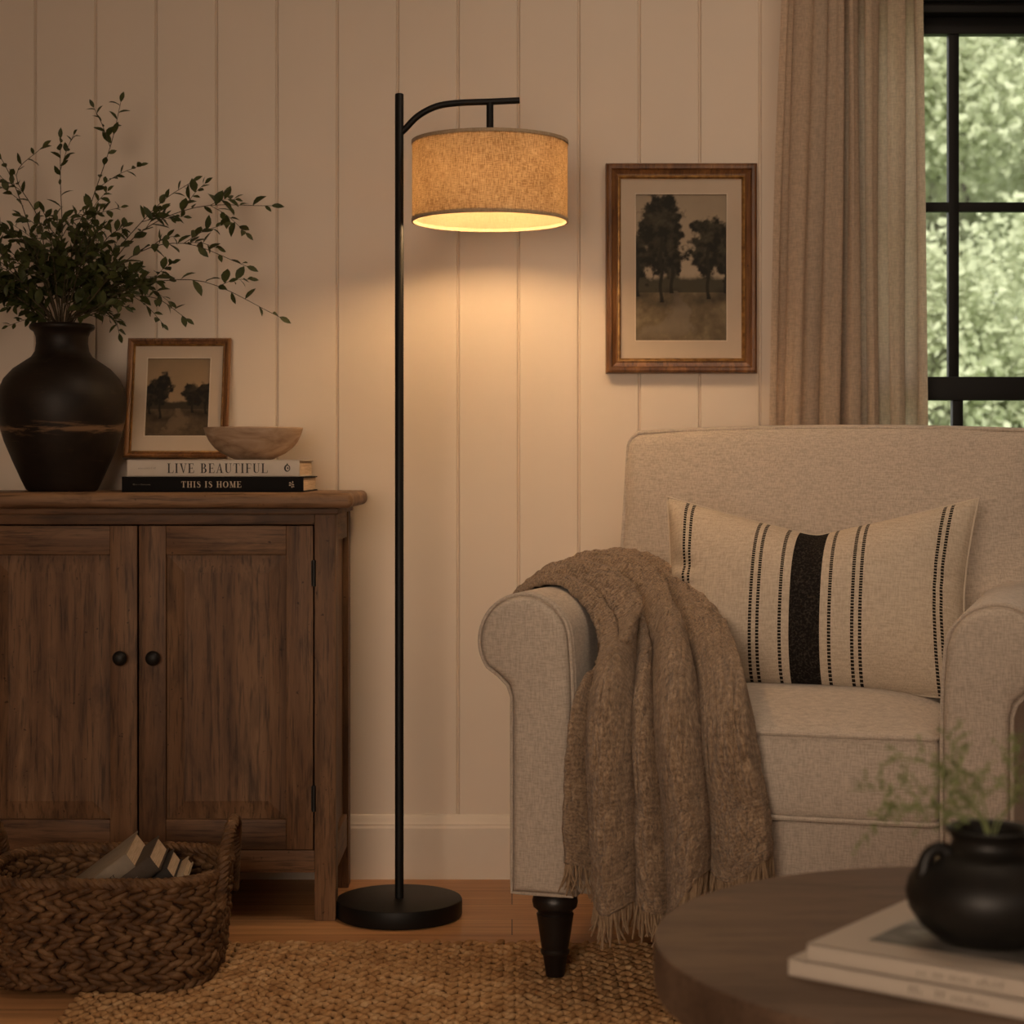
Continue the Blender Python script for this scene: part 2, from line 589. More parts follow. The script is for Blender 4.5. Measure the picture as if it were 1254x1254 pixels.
# books
M['book_white'] = plain('white_cloth_cover', (0.60, 0.53, 0.45), (0.56, 0.49, 0.41), scale=30, rough=0.7)
M['book_black'] = plain('black_cloth_cover', (0.006, 0.005, 0.0045), rough=0.7, spec=0.12)
M['ink'] = plain('black_ink', (0.02, 0.016, 0.013), rough=0.6)
M['foil'] = plain('pale_gold_foil', (0.55, 0.42, 0.29), rough=0.5)
M['ink_grey'] = plain('grey_ink', (0.20, 0.165, 0.13), rough=0.6)
t = NT('page_edges')
pz = t.noise(t.coord((14, 14, 900)), 1.0, 2)
t.base(t.ramp(pz, [(0.35, (0.48, 0.37, 0.26)), (0.65, (0.68, 0.55, 0.41))]), 0.9, 0.1)
M['pages'] = t.m
M['tan_cloth'] = plain('taupe_book_cloth', (0.27, 0.215, 0.16), (0.22, 0.175, 0.13), scale=40, rough=0.8, bump=0.2, bscale=400)
M['brown_cloth'] = plain('brown_book_cloth', (0.075, 0.055, 0.04), (0.055, 0.04, 0.03), scale=40, rough=0.8, bump=0.2, bscale=400)
M['dark_cloth'] = plain('charcoal_book_cloth', (0.03, 0.026, 0.023), rough=0.8)
M['cream_cloth'] = plain('cream_book_cloth', (0.40, 0.32, 0.23), rough=0.8)
M['table_book'] = plain('ivory_dust_jacket', (0.50, 0.43, 0.355), (0.47, 0.40, 0.33), rough=0.5)
t = NT('grey_landscape_print')
pn = t.noise(t.coord((3, 9, 1)), 2.2, 5, 0.6, 0.8)
t.base(t.ramp(pn, [(0.32, (0.035, 0.033, 0.03)), (0.5, (0.13, 0.12, 0.105)), (0.62, (0.36, 0.33, 0.29))]), 0.4, 0.4)
M['photo_print'] = t.m
# foliage
def leafmat(name, c1, c2, scale, tr=0.25, rough=0.5):
    t = NT(name)
    c = t.ramp(t.noise(t.coord(), scale, 3), [(0.35, c1), (0.65, c2)])
    t.base(c, rough, 0.3)
    trn = t.n('ShaderNodeBsdfTranslucent'); t.l(c, trn.inputs['Color'])
    mx = t.n('ShaderNodeMixShader'); mx.inputs[0].default_value = tr
    t.l(t.b.outputs[0], mx.inputs[1]); t.l(trn.outputs[0], mx.inputs[2])
    t.l(mx.outputs[0], t.out.inputs['Surface'])
    return t.m


M['leaf'] = leafmat('dark_green_leaf', (0.034, 0.045, 0.013), (0.085, 0.095, 0.030), 25)
M['stem'] = plain('brown_twig', (0.075, 0.055, 0.03), (0.05, 0.038, 0.02), scale=60, rough=0.8)
M['fern'] = leafmat('fern_green', (0.20, 0.24, 0.10), (0.30, 0.34, 0.15), 40, 0.3)
M['tree_leaf'] = leafmat('garden_leaf', (0.44, 0.48, 0.31), (0.62, 0.66, 0.47), 1.2, 0.5, 0.8)
M['bark'] = plain('tree_bark', (0.12, 0.10, 0.08), (0.07, 0.06, 0.05), scale=12, rough=0.9)
M['lawn'] = plain('lawn_green', (0.10, 0.16, 0.05), (0.16, 0.22, 0.08), scale=6, rough=0.95)
# basket, rug
t = NT('woven_water_hyacinth')
v = t.coord()
nz = t.noise(v, 34, 4, 0.65); nf = t.noise(v, 420, 3, 0.6)
c = t.ramp(nz, [(0.3, (0.045, 0.020, 0.008)), (0.52, (0.12, 0.060, 0.025)), (0.74, (0.24, 0.14, 0.07))])
t.base(c, 0.6, 0.3); t.bump(nf, 0.35, 0.002)
M['basket'] = t.m
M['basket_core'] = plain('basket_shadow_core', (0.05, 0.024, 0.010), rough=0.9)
t = NT('braided_jute')
v = t.coord()
nz = t.noise(v, 26, 4, 0.65); nf = t.noise(v, 500, 3, 0.6)
c = t.ramp(nz, [(0.3, (0.31, 0.16, 0.065)), (0.52, (0.47, 0.275, 0.125)), (0.74, (0.62, 0.42, 0.23))])
t.base(c, 0.85, 0.15); t.bump(nf, 0.5, 0.003)
M['jute'] = t.m
M['jute_core'] = plain('jute_backing', (0.16, 0.09, 0.04), rough=1.0)

# ------------------------------------------------------------------ THE ROOM
WY = 4.126
XL, XR, YF, ZC = -2.0, 2.4, -1.25, 2.6
WX0, WX1, WZ0, WZ1 = 0.735, 1.605, 0.56, 1.935      # window opening
GROOVE0, GPITCH = -0.2523, 0.1333


def board_panel(mb, x0, x1, z0, z1):
    """shiplap face with V grooves, between x0..x1 and z0..z1"""
    xs = [(x0, WY)]
    k = math.ceil((x0 + 0.006 - GROOVE0) / GPITCH)
    while GROOVE0 + k * GPITCH < x1 - 0.006:
        g = GROOVE0 + k * GPITCH
        xs += [(g - 0.0036, WY), (g - 0.0008, WY + 0.0065), (g + 0.0008, WY + 0.0065), (g + 0.0036, WY)]
        k += 1
    xs.append((x1, WY))
    pts = xs + [(x1, WY + 0.14), (x0, WY + 0.14)]
    n = len(pts)
    v = [(p[0], p[1], z0) for p in pts] + [(p[0], p[1], z1) for p in pts]
    f = [tuple(reversed(range(n))), tuple(range(n, 2 * n))]
    for i in range(n):
        j = (i + 1) % n
        f.append((i, j, j + n, i + n))
    mb.add(v, f)


wb = MB()
board_panel(wb, XL, WX0, 0, ZC)
board_panel(wb, WX1, XR, 0, ZC)
board_panel(wb, WX0, WX1, 0, WZ0)
board_panel(wb, WX0, WX1, WZ1, ZC)
tag(wb.build('wall_back', M['wall'], smooth=False), kind='structure')
tag(MB().box(XL - 0.1, XL, YF, WY + 0.14, 0, ZC).build('wall_left', M['sidewall'], smooth=False), kind='structure')
tag(MB().box(XR, XR + 0.1, YF, WY + 0.14, 0, ZC).build('wall_right', M['sidewall'], smooth=False), kind='structure')
tag(MB().box(XL - 0.1, XR + 0.1, YF - 0.1, YF, 0, ZC).build('wall_front', M['sidewall'], smooth=False), kind='structure')
tag(MB().box(XL - 0.1, XR + 0.1, YF - 0.1, WY + 0.14, -0.08, 0).build('floor', M['floor'], smooth=False), kind='structure')
tag(MB().box(XL - 0.1, XR + 0.1, YF - 0.1, WY + 0.14, ZC, ZC + 0.1).build('ceiling', M['ceiling'], smooth=False), kind='structure')
# baseboard with a moulded top
bb = MB()
prof = [(WY - 0.001, 0), (WY - 0.016, 0), (WY - 0.016, 0.112), (WY - 0.013, 0.117), (WY - 0.013, 0.121), (WY - 0.010, 0.126),
        (WY - 0.0085, 0.132), (WY - 0.005, 0.139), (WY - 0.001, 0.141)]
n = len(prof)
v = [(XL, p[0], p[1]) for p in prof] + [(XR, p[0], p[1]) for p in prof]
bb.add(v, [tuple(range(n)), tuple(reversed(range(n, 2 * n)))] + [(i, (i + 1) % n, (i + 1) % n + n, i + n) for i in range(n)])
tag(bb.build('baseboard_back', M['trim'], angle=25), kind='structure')

# window
win = empty('window_1', (0, 0, 0), kind='structure')
fx0, fx1 = WX0 + 0.004, WX1 - 0.004
fr = MB()
fr.box(fx0, fx0 + 0.022, WY - 0.004, WY + 0.11, WZ0 + 0.004, WZ1 - 0.004)
fr.box(fx1 - 0.022, fx1, WY - 0.004, WY + 0.11, WZ0 + 0.004, WZ1 - 0.004)
fr.box(fx0, fx1, WY - 0.004, WY + 0.11, WZ1 - 0.026, WZ1 - 0.004)
fr.box(fx0, fx1, WY - 0.004, WY + 0.11, WZ0 + 0.004, WZ0 + 0.03)
fr.build('window_frame', M['black_frame'], win, bevel=0.002)
cs = MB()
cs.box(fx0 - 0.07, fx0, WY - 0.02, WY - 0.004, WZ0 - 0.02, WZ1 + 0.085)
cs.box(fx1, fx1 + 0.07, WY - 0.02, WY - 0.004, WZ0 - 0.02, WZ1 + 0.085)
cs.box(fx0, fx1, WY - 0.02, WY - 0.004, WZ1 - 0.004, WZ1 + 0.085)
cs.box(fx0 - 0.085, fx1 + 0.085, WY - 0.045, WY - 0.004, WZ0 - 0.045, WZ0 - 0.02)
cs.build('window_casing', M['black_frame'], win, bevel=0.002)
sx0, sx1 = fx0 + 0.022, fx1 - 0.022
gx0, gx1 = 0.802, 1.538
MUL = [0.986, 1.170, 1.354]


def sash(y0, y1, z0, z1, zt, zb, muns_h):
    m = MB()
    m.box(sx0, gx0, y0, y1, z0, z1); m.box(gx1, sx1, y0, y1, z0, z1)
    m.box(gx0, gx1, y0, y1, zt, z1); m.box(gx0, gx1, y0, y1, z0, zb)
    s = m.build('sash', M['black_frame'], win, bevel=0.0015)
    mm = MB()
    for x in MUL: mm.box(x - 0.0115, x + 0.0115, y0 + 0.004, y1 - 0.004, zb, zt)
    for z in muns_h: mm.box(gx0, gx1, y0 + 0.005, y1 - 0.005, z - 0.0105, z + 0.0105)
    mm.build('muntins', M['black_frame'], s, bevel=0.0012)
    yc = (y0 + y1) / 2
    MB().box(gx0, gx1, yc - 0.0015, yc + 0.0015, zb, zt).build('glass', M['glass'], s, smooth=False)


sash(WY + 0.042, WY + 0.072, 1.070, WZ1 - 0.026, 1.872, 1.105, [1.487])
sash(WY + 0.004, WY + 0.036, WZ0 + 0.03, 1.106, 1.054, WZ0 + 0.10, [0.855])

# ------------------------------------------------------------------ THE GARDEN BEHIND THE GLASS
tag(MB().box(-6, 14, WY + 0.15, 24, -0.5, -0.4).build('ground', M['lawn'], smooth=False), kind='structure')


def tree(x, y, h, cr, nleaf, seed, label, leaf=0.085, low=0.3):
    r = random.Random(seed)
    t = empty('tree', (x, y, -0.4), label=label, cat='tree', group='trees outside the window')
    tm = MB()
    top = Vector((r.uniform(-.2, .2), 0, h * 0.75))
    tm.tube(catmull([(0, 0, 0), (0.06, 0.02, h * 0.35), top], 8), list(np.linspace(0.13, 0.04, 8)), 8)
    centres = []
    for k in range(30):
        a = r.uniform(0, 2 * PI); rr = cr * math.sqrt(r.random()) * 0.85
        c = Vector((rr * math.cos(a), rr * math.sin(a) * 0.6, h * (low + (1 - low) * r.random())))
        centres.append((c, r.uniform(0.4, 0.75)))
        if k < 5:
            b0 = Vector((0.03, 0, h * r.uniform(0.25, 0.6)))
            tm.tube([b0, (b0 + c) / 2 + Vector((0, 0, 0.1)), c], [0.03, 0.02, 0.008], 5)
    tm.build('trunk', M['bark'], t)
    rg_ = np.random.default_rng(seed)
    C0 = np.array([tuple(c) for c, _ in centres]); S0 = np.array([q for _, q in centres])
    pick = rg_.integers(0, len(centres), nleaf)
    d = rg_.normal(size=(nleaf, 3)) * (1, 1, 0.85)
    d /= np.linalg.norm(d, axis=1, keepdims=True)
    p = C0[pick] + d * (S0[pick] * rg_.random(nleaf) ** 0.4)[:, None]
    ax = rg_.normal(size=(nleaf, 3)); ax[:, 2] = ax[:, 2] * 0.7 - 0.3
    ax /= np.linalg.norm(ax, axis=1, keepdims=True)
    sd = np.cross(ax, rg_.normal(size=(nleaf, 3))); sd /= np.linalg.norm(sd, axis=1, keepdims=True)
    L = (leaf * rg_.uniform(0.7, 1.3, nleaf))[:, None]; W = L * 0.36
    nn = np.cross(ax, sd) * W * 0.3
    V = np.stack([p, p + ax * L * .3 + sd * W + nn, p + ax * L * .75 + sd * W * .7 + nn, p + ax * L, p + ax * L * .75 - sd * W * .7 + nn, p + ax * L * .3 - sd * W + nn], axis=1).reshape(-1, 3)
    base_i = np.arange(nleaf)[:, None] * 6
    quads = np.concatenate([base_i + np.array([[0, 1, 2, 3]]), base_i + np.array([[0, 3, 4, 5]])], axis=0).astype(np.int32)
    me = bpy.data.meshes.new('crown')
    me.vertices.add(len(V)); me.vertices.foreach_set('co', V.astype(np.float32).ravel())
    me.loops.add(quads.size); me.loops.foreach_set('vertex_index', quads.ravel())
    me.polygons.add(len(quads)); me.polygons.foreach_set('loop_start', np.arange(0, quads.size, 4, dtype=np.int32))
    me.update(); me.validate()
    me.materials.append(M['tree_leaf'])
    cr = bpy.data.objects.new('crown', me); COL.objects.link(cr); cr.parent = t


tree(3.35, 14.0, 6.6, 2.2, 90000, 3, 'pale green leafy tree filling the upper window panes', 0.075)
tree(5.6, 17.2, 6.6, 2.3, 40000, 5, 'leafy tree standing behind the others at the right of the window view')
tree(0.4, 15.5, 5.4, 2.0, 40000, 8, 'leafy garden tree seen past the curtain edge at the left of the window')
tree(4.9, 20.5, 9.0, 3.4, 90000, 9, 'farthest leafy tree showing pale between the nearer crowns', 0.13)
tree(2.9, 11.6, 2.6, 1.2, 40000, 10, 'low bushy tree showing in the bottom window panes', 0.06, 0.15)

# ------------------------------------------------------------------ RUG
rug = empty('jute_rug', (0, 0, 0), label='braided tan jute rug under the armchair and coffee table', cat='rug')
RX0, RX1, RY0, RY1 = -0.738, 1.75, 1.35, 3.552
MB().box(RX0 + 0.004, RX1, RY0, RY1 - 0.006, 0.0, 0.004).build('rug_backing', M['jute_core'], rug, smooth=False)


def stitch_template(nseg=6, nring=4):
    v, f = [], []
    v.append((-1, 0, 0))
    for i in range(1, nring):
        t_ = -1 + 2 * i / nring
        rr = (1 - abs(t_) ** 2.2) ** 0.55
        for k in range(nseg):
            a = 2 * PI * k / nseg
            v.append((t_, rr * math.cos(a), rr * math.sin(a)))
    v.append((1, 0, 0))
    last = len(v) - 1
    for k in range(nseg):
        l = (k + 1) % nseg
        f.append((0, 1 + l, 1 + k))
        for i in range(nring - 2):
            a0 = 1 + i * nseg; a1 = a0 + nseg
            f.append((a0 + k, a0 + l, a1 + l, a1 + k))
        a0 = 1 + (nring - 2) * nseg
        f.append((a0 + k, a0 + l, last))
    return np.array(v), f


TV, TF = stitch_template()


def stitches(mb, items):
    """items: (centre, axis, side, normal, len, wid, thick)"""
    for (c, ax, sd, nr, L, W, T) in items:
        Mx = np.array([ax * L, sd * W, nr * T])
        mb.add((TV @ Mx) + np.array(c), TF)


items = []
colw = 0.0200
pitch = 0.030
ncol = int((RX1 - RX0) / colw)
for ci in range(ncol):
    xc = RX0 + colw * (ci + 0.5)
    y0 = RY0 if xc > 0.9 or True else RY0
    y = 2.35 if xc < 1.2 else 1.9
    y += RNG.uniform(0, pitch)
    y_end = RY1 - 0.008
    k = 0
    while y < y_end:
        s = 1 if k % 2 else -1
        an = s * (0.60 + RNG.normal(0, 0.12))
        ax = np.array([math.sin(an) * 1.0, math.cos(an), 0.10 * s])
        ax /= np.linalg.norm(ax)
        sd = np.array([math.cos(an), -math.sin(an), 0.0])
        items.append(((xc + s * 0.0045 + RNG.normal(0, 0.0009), y, 0.0058 + RNG.normal(0, 0.0007)), ax, sd, np.array([0, 0, 1.0]), 0.0165, 0.0072, 0.0060))
        y += pitch * RNG.uniform(0.9, 1.1) * 0.62
        k += 1
rm = MB(); stitches(rm, items)
rm.build('rug_braid', M['jute'], rug, angle=180, recalc=False)

# ------------------------------------------------------------------ CABINET
CXM = (169 - 627) / 613.0                  # centre seam
CF, CB = 3.735, 4.075                      # front and back of the carcass
cab = empty('cabinet', (CXM, CF, 0), label='brown distressed wooden two-door cabinet carrying the big vase and books', cat='cabinet')
HW = 0.395
CD = CB - CF
ZT = 0.856
# top slab with rounded edge
MB().rbox((0, CD / 2 - 0.0, ZT - 0.0155), (HW + 0.035, CD / 2 + 0.025, 0.0155), 0.012, 4, 2).build('cabinet_top', M['cab_top'], cab)
MB().box(-HW - 0.006, HW + 0.006, -0.004, CD + 0.004, ZT - 0.044, ZT - 0.031).build('top_moulding', M['cab_h'], cab, bevel=0.003)
PW = 0.0425
for sx in (-1, 1):
    MB().box(sx * HW - (PW if sx > 0 else 0), sx * HW + (PW if sx < 0 else 0), 0.0, 0.05, 0, ZT - 0.044).build('front_leg', M['cab_v'], cab, bevel=0.0025)
    MB().box(sx * HW - (PW if sx > 0 else 0), sx * HW + (PW if sx < 0 else 0), CD - 0.05, CD, 0, ZT - 0.044).build('rear_leg', M['cab_v'], cab, bevel=0.0025)
    x1 = sx * (HW - 0.012); x0 = x1 - sx * 0.012
    sp_ = MB().box(min(x0, x1), max(x0, x1), 0.05, CD - 0.05, 0.10, ZT - 0.044).build('side_panel', M['cab_v'], cab, smooth=False)
    x1 = sx * (HW - 0.003); x0 = x1 - sx * 0.02
    for (za, zb) in ((ZT - 0.10, ZT - 0.044), (0.09, 0.16)):
        MB().box(min(x0, x1), max(x0, x1), 0.05, CD - 0.05, za, zb).build('side_rail', M['cab_y'], sp_, bevel=0.002)
for (za, zb) in ((ZT - 0.064, ZT - 0.044), (0.096, 0.141)):
    MB().box(-HW + PW, HW - PW, 0.002, 0.03, za, zb).build('face_rail', M['cab_h'], cab, bevel=0.002)
MB().box(-HW + PW, HW - PW, CD - 0.012, CD - 0.004, 0.096, ZT - 0.044).build('back_panel', M['cab_v'], cab, smooth=False)
MB().box(-HW + PW, HW - PW, 0.03, CD - 0.012, 0.096, 0.112).build('bottom_panel', M['cab_h'], cab, smooth=False)


def door(sx):
    d = MB()
    w0, w1 = 0.0018, HW - PW - 0.0025         # from centre seam out
    zb, zt = 0.1425, ZT - 0.0665
    st, rt, rb = 0.054, 0.058, 0.060

    def bx(a, b, y0, y1, z0, z1, m):
        m.box(min(sx * a, sx * b), max(sx * a, sx * b), y0, y1, z0, z1)
    p = MB()
    bx(w0, w0 + st, 0, 0.022, zb, zt, p)
    bx(w1 - st, w1, 0, 0.022, zb, zt, p)
    dob = p.build('door', M['cab_v'], cab, bevel=0.002)
    for (za, zc_) in ((zt - rt, zt), (zb, zb + rb)):
        p = MB()
        bx(w0 + st, w1 - st, 0.0006, 0.022, za, zc_, p)
        p.build('door_rail', M['cab_h'], dob, bevel=0.002)
    # raised field panel: sunk flat, bevelled border
    a0, a1, z0, z1 = w0 + st, w1 - st, zb + rb, zt - rt
    b = 0.036
    quad = lambda a_, b_, c_, d_, y: [(sx * a_, y, c_), (sx * b_, y, c_), (sx * b_, y, d_), (sx * a_, y, d_)]
    v = quad(a0, a1, z0, z1, 0.0125) + quad(a0 + b, a1 - b, z0 + b, z1 - b, 0.0065) + quad(a0 + b, a1 - b, z0 + b, z1 - b, 0.0055) + quad(a0, a1, z0, z1, 0.018)
    b2 = 0.0
    f = [(8, 9, 10, 11), (15, 14, 13, 12)]
    for i in range(4):
        j = (i + 1) % 4
        f += [(i, j, 4 + j, 4 + i), (4 + i, 4 + j, 8 + j, 8 + i), (12 + i, 12 + j, j, i)]
    pm = MB(); pm.add(v, f)
    pm.build('door_panel', M['cab_v'], dob, smooth=False)
    # plank joints in the field
    k = MB()
    kx = 0.0328
    k.lathe([(0.0001, -0.0285), (0.007, -0.028), (0.0125, -0.0245), (0.0148, -0.019), (0.0138, -0.013), (0.009, -0.009), (0.0065, -0.006), (0.0085, 0.0), (0.0085, 0.002)], 24)
    ob = k.build('knob', M['iron'], dob)
    ob.rotation_euler = (-PI / 2, 0, 0)
    ob.location = (sx * kx, 0, 0.5265)
    ob.scale = (1, 1, 1)
    for zc in (0.695, 0.245):
        h = MB().tube([(sx * (w1 + 0.0015), -0.002, zc - 0.026), (sx * (w1 + 0.0015), -0.002, zc + 0.026)], 0.0042, 10)
        h.box(min(sx * (w1 - 0.004), sx * (w1 + 0.001)), max(sx * (w1 - 0.004), sx * (w1 + 0.001)), -0.001, 0.0015, zc - 0.024, zc + 0.024)
        h.build('hinge', M['iron'], dob)
    return dob


for s in (-1, 1):
    door(s)
# ------------------------------------------------------------------ BIG CLAY VASE
vz = 0.856
VX, VY = (76 - 627) * 3.90 / F, 3.90
vase = empty('clay_vase', (VX, VY, vz), label='large dark weathered clay vase on the cabinet holding leafy branches', cat='vase')
vp = [(0.0, 0.0), (0.068, 0.0), (0.073, 0.004), (0.082, 0.022), (0.100, 0.062), (0.118, 0.105), (0.129, 0.145), (0.1325, 0.182), (0.130, 0.208), (0.119, 0.234), (0.100, 0.255),
      (0.078, 0.270), (0.063, 0.280), (0.0555, 0.292), (0.053, 0.308), (0.054, 0.322), (0.058, 0.332), (0.065, 0.337), (0.0675, 0.342), (0.066, 0.347), (0.061, 0.349),
      (0.056, 0.346), (0.050, 0.335), (0.047, 0.31), (0.052, 0.285), (0.09, 0.25), (0.115, 0.2), (0.11, 0.12), (0.07, 0.02), (0.0, 0.012)]
MB().lathe(vp[1:-1], 56).build('vase_body', M['clay'], vase, angle=60)


def leaf(mb, p, ax, nrm, L, W, curl=0.15):
    ax = ax.normalized()
    sd = ax.cross(nrm)
    sd = sd.normalized() if sd.length > 1e-5 else ax.orthogonal().normalized()
    nn = sd.cross(ax)
    rows = [(0.0, 0.04), (0.25, 0.75), (0.5, 1.0), (0.75, 0.72), (1.0, 0.03)]
    v = []
    for (t_, w_) in rows:
        c = p + ax * L * t_ - nn * (L * curl * t_ * t_)
        v += [c - sd * W * w_ + nn * W * w_ * 0.3, c, c + sd * W * w_ + nn * W * w_ * 0.3]
    f = []
    for i in range(4):
        for j in range(2):
            f.append((i * 3 + j, i * 3 + j + 1, (i + 1) * 3 + j + 1, (i + 1) * 3 + j))
    mb.add(v, f)


VN = Vector((VX, VY, vz + 0.335))


def branch(pts, label, nleaf, seed, L=0.034, group=None, start=0.25, sides=0):
    """pts: world control points after the neck"""
    r = random.Random(seed)
    a = r.uniform(0, 2 * PI)
    low = VN + Vector((math.cos(a) * 0.02, math.sin(a) * 0.02, -0.20))
    d0 = (Vector(pts[0]) - VN)
    neck = VN + Vector((max(-.034, min(.034, d0.x * 0.22)), max(-.03, min(.03, d0.y * 0.3)), 0.0))
    path = catmull([low, neck] + [Vector(p) for p in pts], 26)
    o = low
    path_l = [p - o for p in path]
    rad = list(np.linspace(0.0017, 0.0006, 26))
    sm = MB().tube(path_l, rad, 5)
    lm = MB()
    n0 = int(26 * start)

    def leaves_on(pl, count, i0, LL):
        N = len(pl)
        for k in range(count):
            f_ = i0 + (N - 1 - i0) * (k + 0.5) / count
            i = min(int(f_), N - 2)
            p = pl[i].lerp(pl[i + 1], f_ - i)
            tg = (pl[i + 1] - pl[i]).normalized()
            sd = tg.orthogonal().normalized()
            sd.rotate(Matrix.Rotation(k * 2.4 + r.uniform(-.5, .5), 3, tg))
            ax = tg * r.uniform(0.35, 0.9) + sd * r.uniform(0.6, 1.0) + Vector((0, 0, r.uniform(-.15, .25)))
            nrm = Vector((r.gauss(0, .6), -0.5 + r.gauss(0, .5), 1 + r.gauss(0, .3)))
            ln = LL * r.uniform(0.6, 1.15) * (1.0 - 0.35 * k / count)
            leaf(lm, p, ax, nrm, ln, ln * r.uniform(0.21, 0.29), r.uniform(-.1, .4))
        leaf(lm, pl[-1], pl[-1] - pl[-2], Vector((0, -1, 0.4)), LL * 0.6, LL * 0.13)
    leaves_on(path_l, nleaf, n0, L)
    for k in range(sides):
        i = r.randrange(11, 22)
        tg = (path_l[i + 1] - path_l[i]).normalized()
        sd = tg.orthogonal().normalized(); sd.rotate(Matrix.Rotation(r.uniform(0, 2 * PI), 3, tg))
        l2 = r.uniform(0.05, 0.10)
        e = path_l[i] + (tg * 0.8 + sd * 0.7) * l2
        mid = path_l[i].lerp(e, .5) + Vector((0, 0, 0.006))
        sub = catmull([path_l[i], mid, e], 8)
        sm.tube(sub, list(np.linspace(0.0009, 0.0005, 8)), 4)
        leaves_on(sub, 7, 1, L * 0.8)
    ob = sm.build('leafy_branch', M['stem'])
    ob.location = o
    tag(ob, label, 'branch', group)
    lm.build('leaves', M['leaf'], ob, recalc=False, angle=60)


G = 'branches in the big clay vase'
D0 = 3.88
named = [
    ([(84, 360), (105, 270), (135, 180), (148, 125)], 3.88, 'tallest upright leafy branch rising above the dark clay vase', 17, 0.032),
    ([(70, 350), (76, 290), (74, 220), (74, 170)], 3.90, 'upright leafy branch in the middle of the vase, second tallest', 14, 0.030),
    ([(58, 340), (48, 270), (20, 215), (52, 180)], 3.86, 'bowed leafy branch with its tip curling above the left of the vase', 15, 0.030),
    ([(100, 365), (140, 310), (195, 250), (236, 222)], 3.92, 'leafy branch slanting up to the right above the small framed picture', 16, 0.030),
    ([(105, 370), (165, 290), (240, 254), (332, 252)], 3.86, 'longest arching leafy branch reaching out level to the right', 18, 0.036),
    ([(105, 375), (160, 315), (225, 298), (302, 326)], 3.82, 'arching leafy branch just below the longest one, tip drooping right', 17, 0.034),
    ([(110, 380), (170, 350), (250, 345), (342, 388)], 3.84, 'lowest long arching branch whose tip droops over the picture', 16, 0.036),
    ([(108, 385), (145, 365), (190, 365), (228, 390)], 3.80, 'short drooping leafy sprig ending just above the small framed picture', 10, 0.027),
    ([(106, 388), (125, 382), (140, 388), (146, 408)], 3.82, 'shortest sprig hanging over the right lip of the clay vase', 7, 0.030),
    ([(40, 365), (10, 320), (-30, 290), (-70, 300)], 3.88, 'arching leafy branch running out of frame to the left', 16, 0.034),
    ([(45, 372), (15, 350), (-15, 370), (-30, 400)], 3.84, 'low leafy branch drooping over the left lip of the vase', 12, 0.032),
    ([(55, 350), (30, 260), (5, 200), (-25, 160)], 3.90, 'slanting upright branch leaving the frame at upper left', 14, 0.032),
]
for i, (pp, D, lab, nl, L) in enumerate(named):
    pts = []
    for k, (x, y) in enumerate(pp):
        # keep clear of the wall while bending towards the room
        pts.append(at(x, y, D - 0.02 * k * (1 if i % 2 else -0.6)))
    branch(pts, lab, nl + 3, 100 + i, L * 1.28, G, 0.34, 4 if i in (0, 3, 4, 5, 6) else 2)
rr = random.Random(5)
for i in range(44):
    a = rr.uniform(-1.15, 1.1)
    ln = rr.uniform(0.13, 0.27) * (1.0 if abs(a) < 0.8 else 0.8)
    dy = rr.uniform(-0.16, 0.13)
    tip = VN + Vector((math.sin(a) * ln * 1.0, dy * ln / 0.25, math.cos(a) * ln * 0.95))
    mid = VN + Vector((math.sin(a) * ln * 0.40, dy * .45 * ln / 0.25, math.cos(a) * ln * 0.55))
    mid2 = mid.lerp(tip, .55) + Vector((0, 0, 0.018))
    branch([mid, mid2, tip], 'one of the short leafy stems crowded together in the mouth of the clay vase', 17, 300 + i, 0.036, 'short stems crowding the mouth of the clay vase', 0.40, 1)

# ------------------------------------------------------------------ LETTERING (serif capitals drawn stroke by stroke)
def _arc(cx, cy, rx, ry, cx2, cy2, rx2, ry2, a0, a1, n=14):
    out = []
    for i in range(n):
        t0 = math.radians(a0 + (a1 - a0) * i / n); t1 = math.radians(a0 + (a1 - a0) * (i + 1) / n)
        out.append([(cx + rx * math.cos(t0), cy + ry * math.sin(t0)), (cx + rx * math.cos(t1), cy + ry * math.sin(t1)),
                    (cx2 + rx2 * math.cos(t1), cy2 + ry2 * math.sin(t1)), (cx2 + rx2 * math.cos(t0), cy2 + ry2 * math.sin(t0))])
    return out


def _r(x0, y0, x1, y1): return [(x0, y0), (x1, y0), (x1, y1), (x0, y1)]


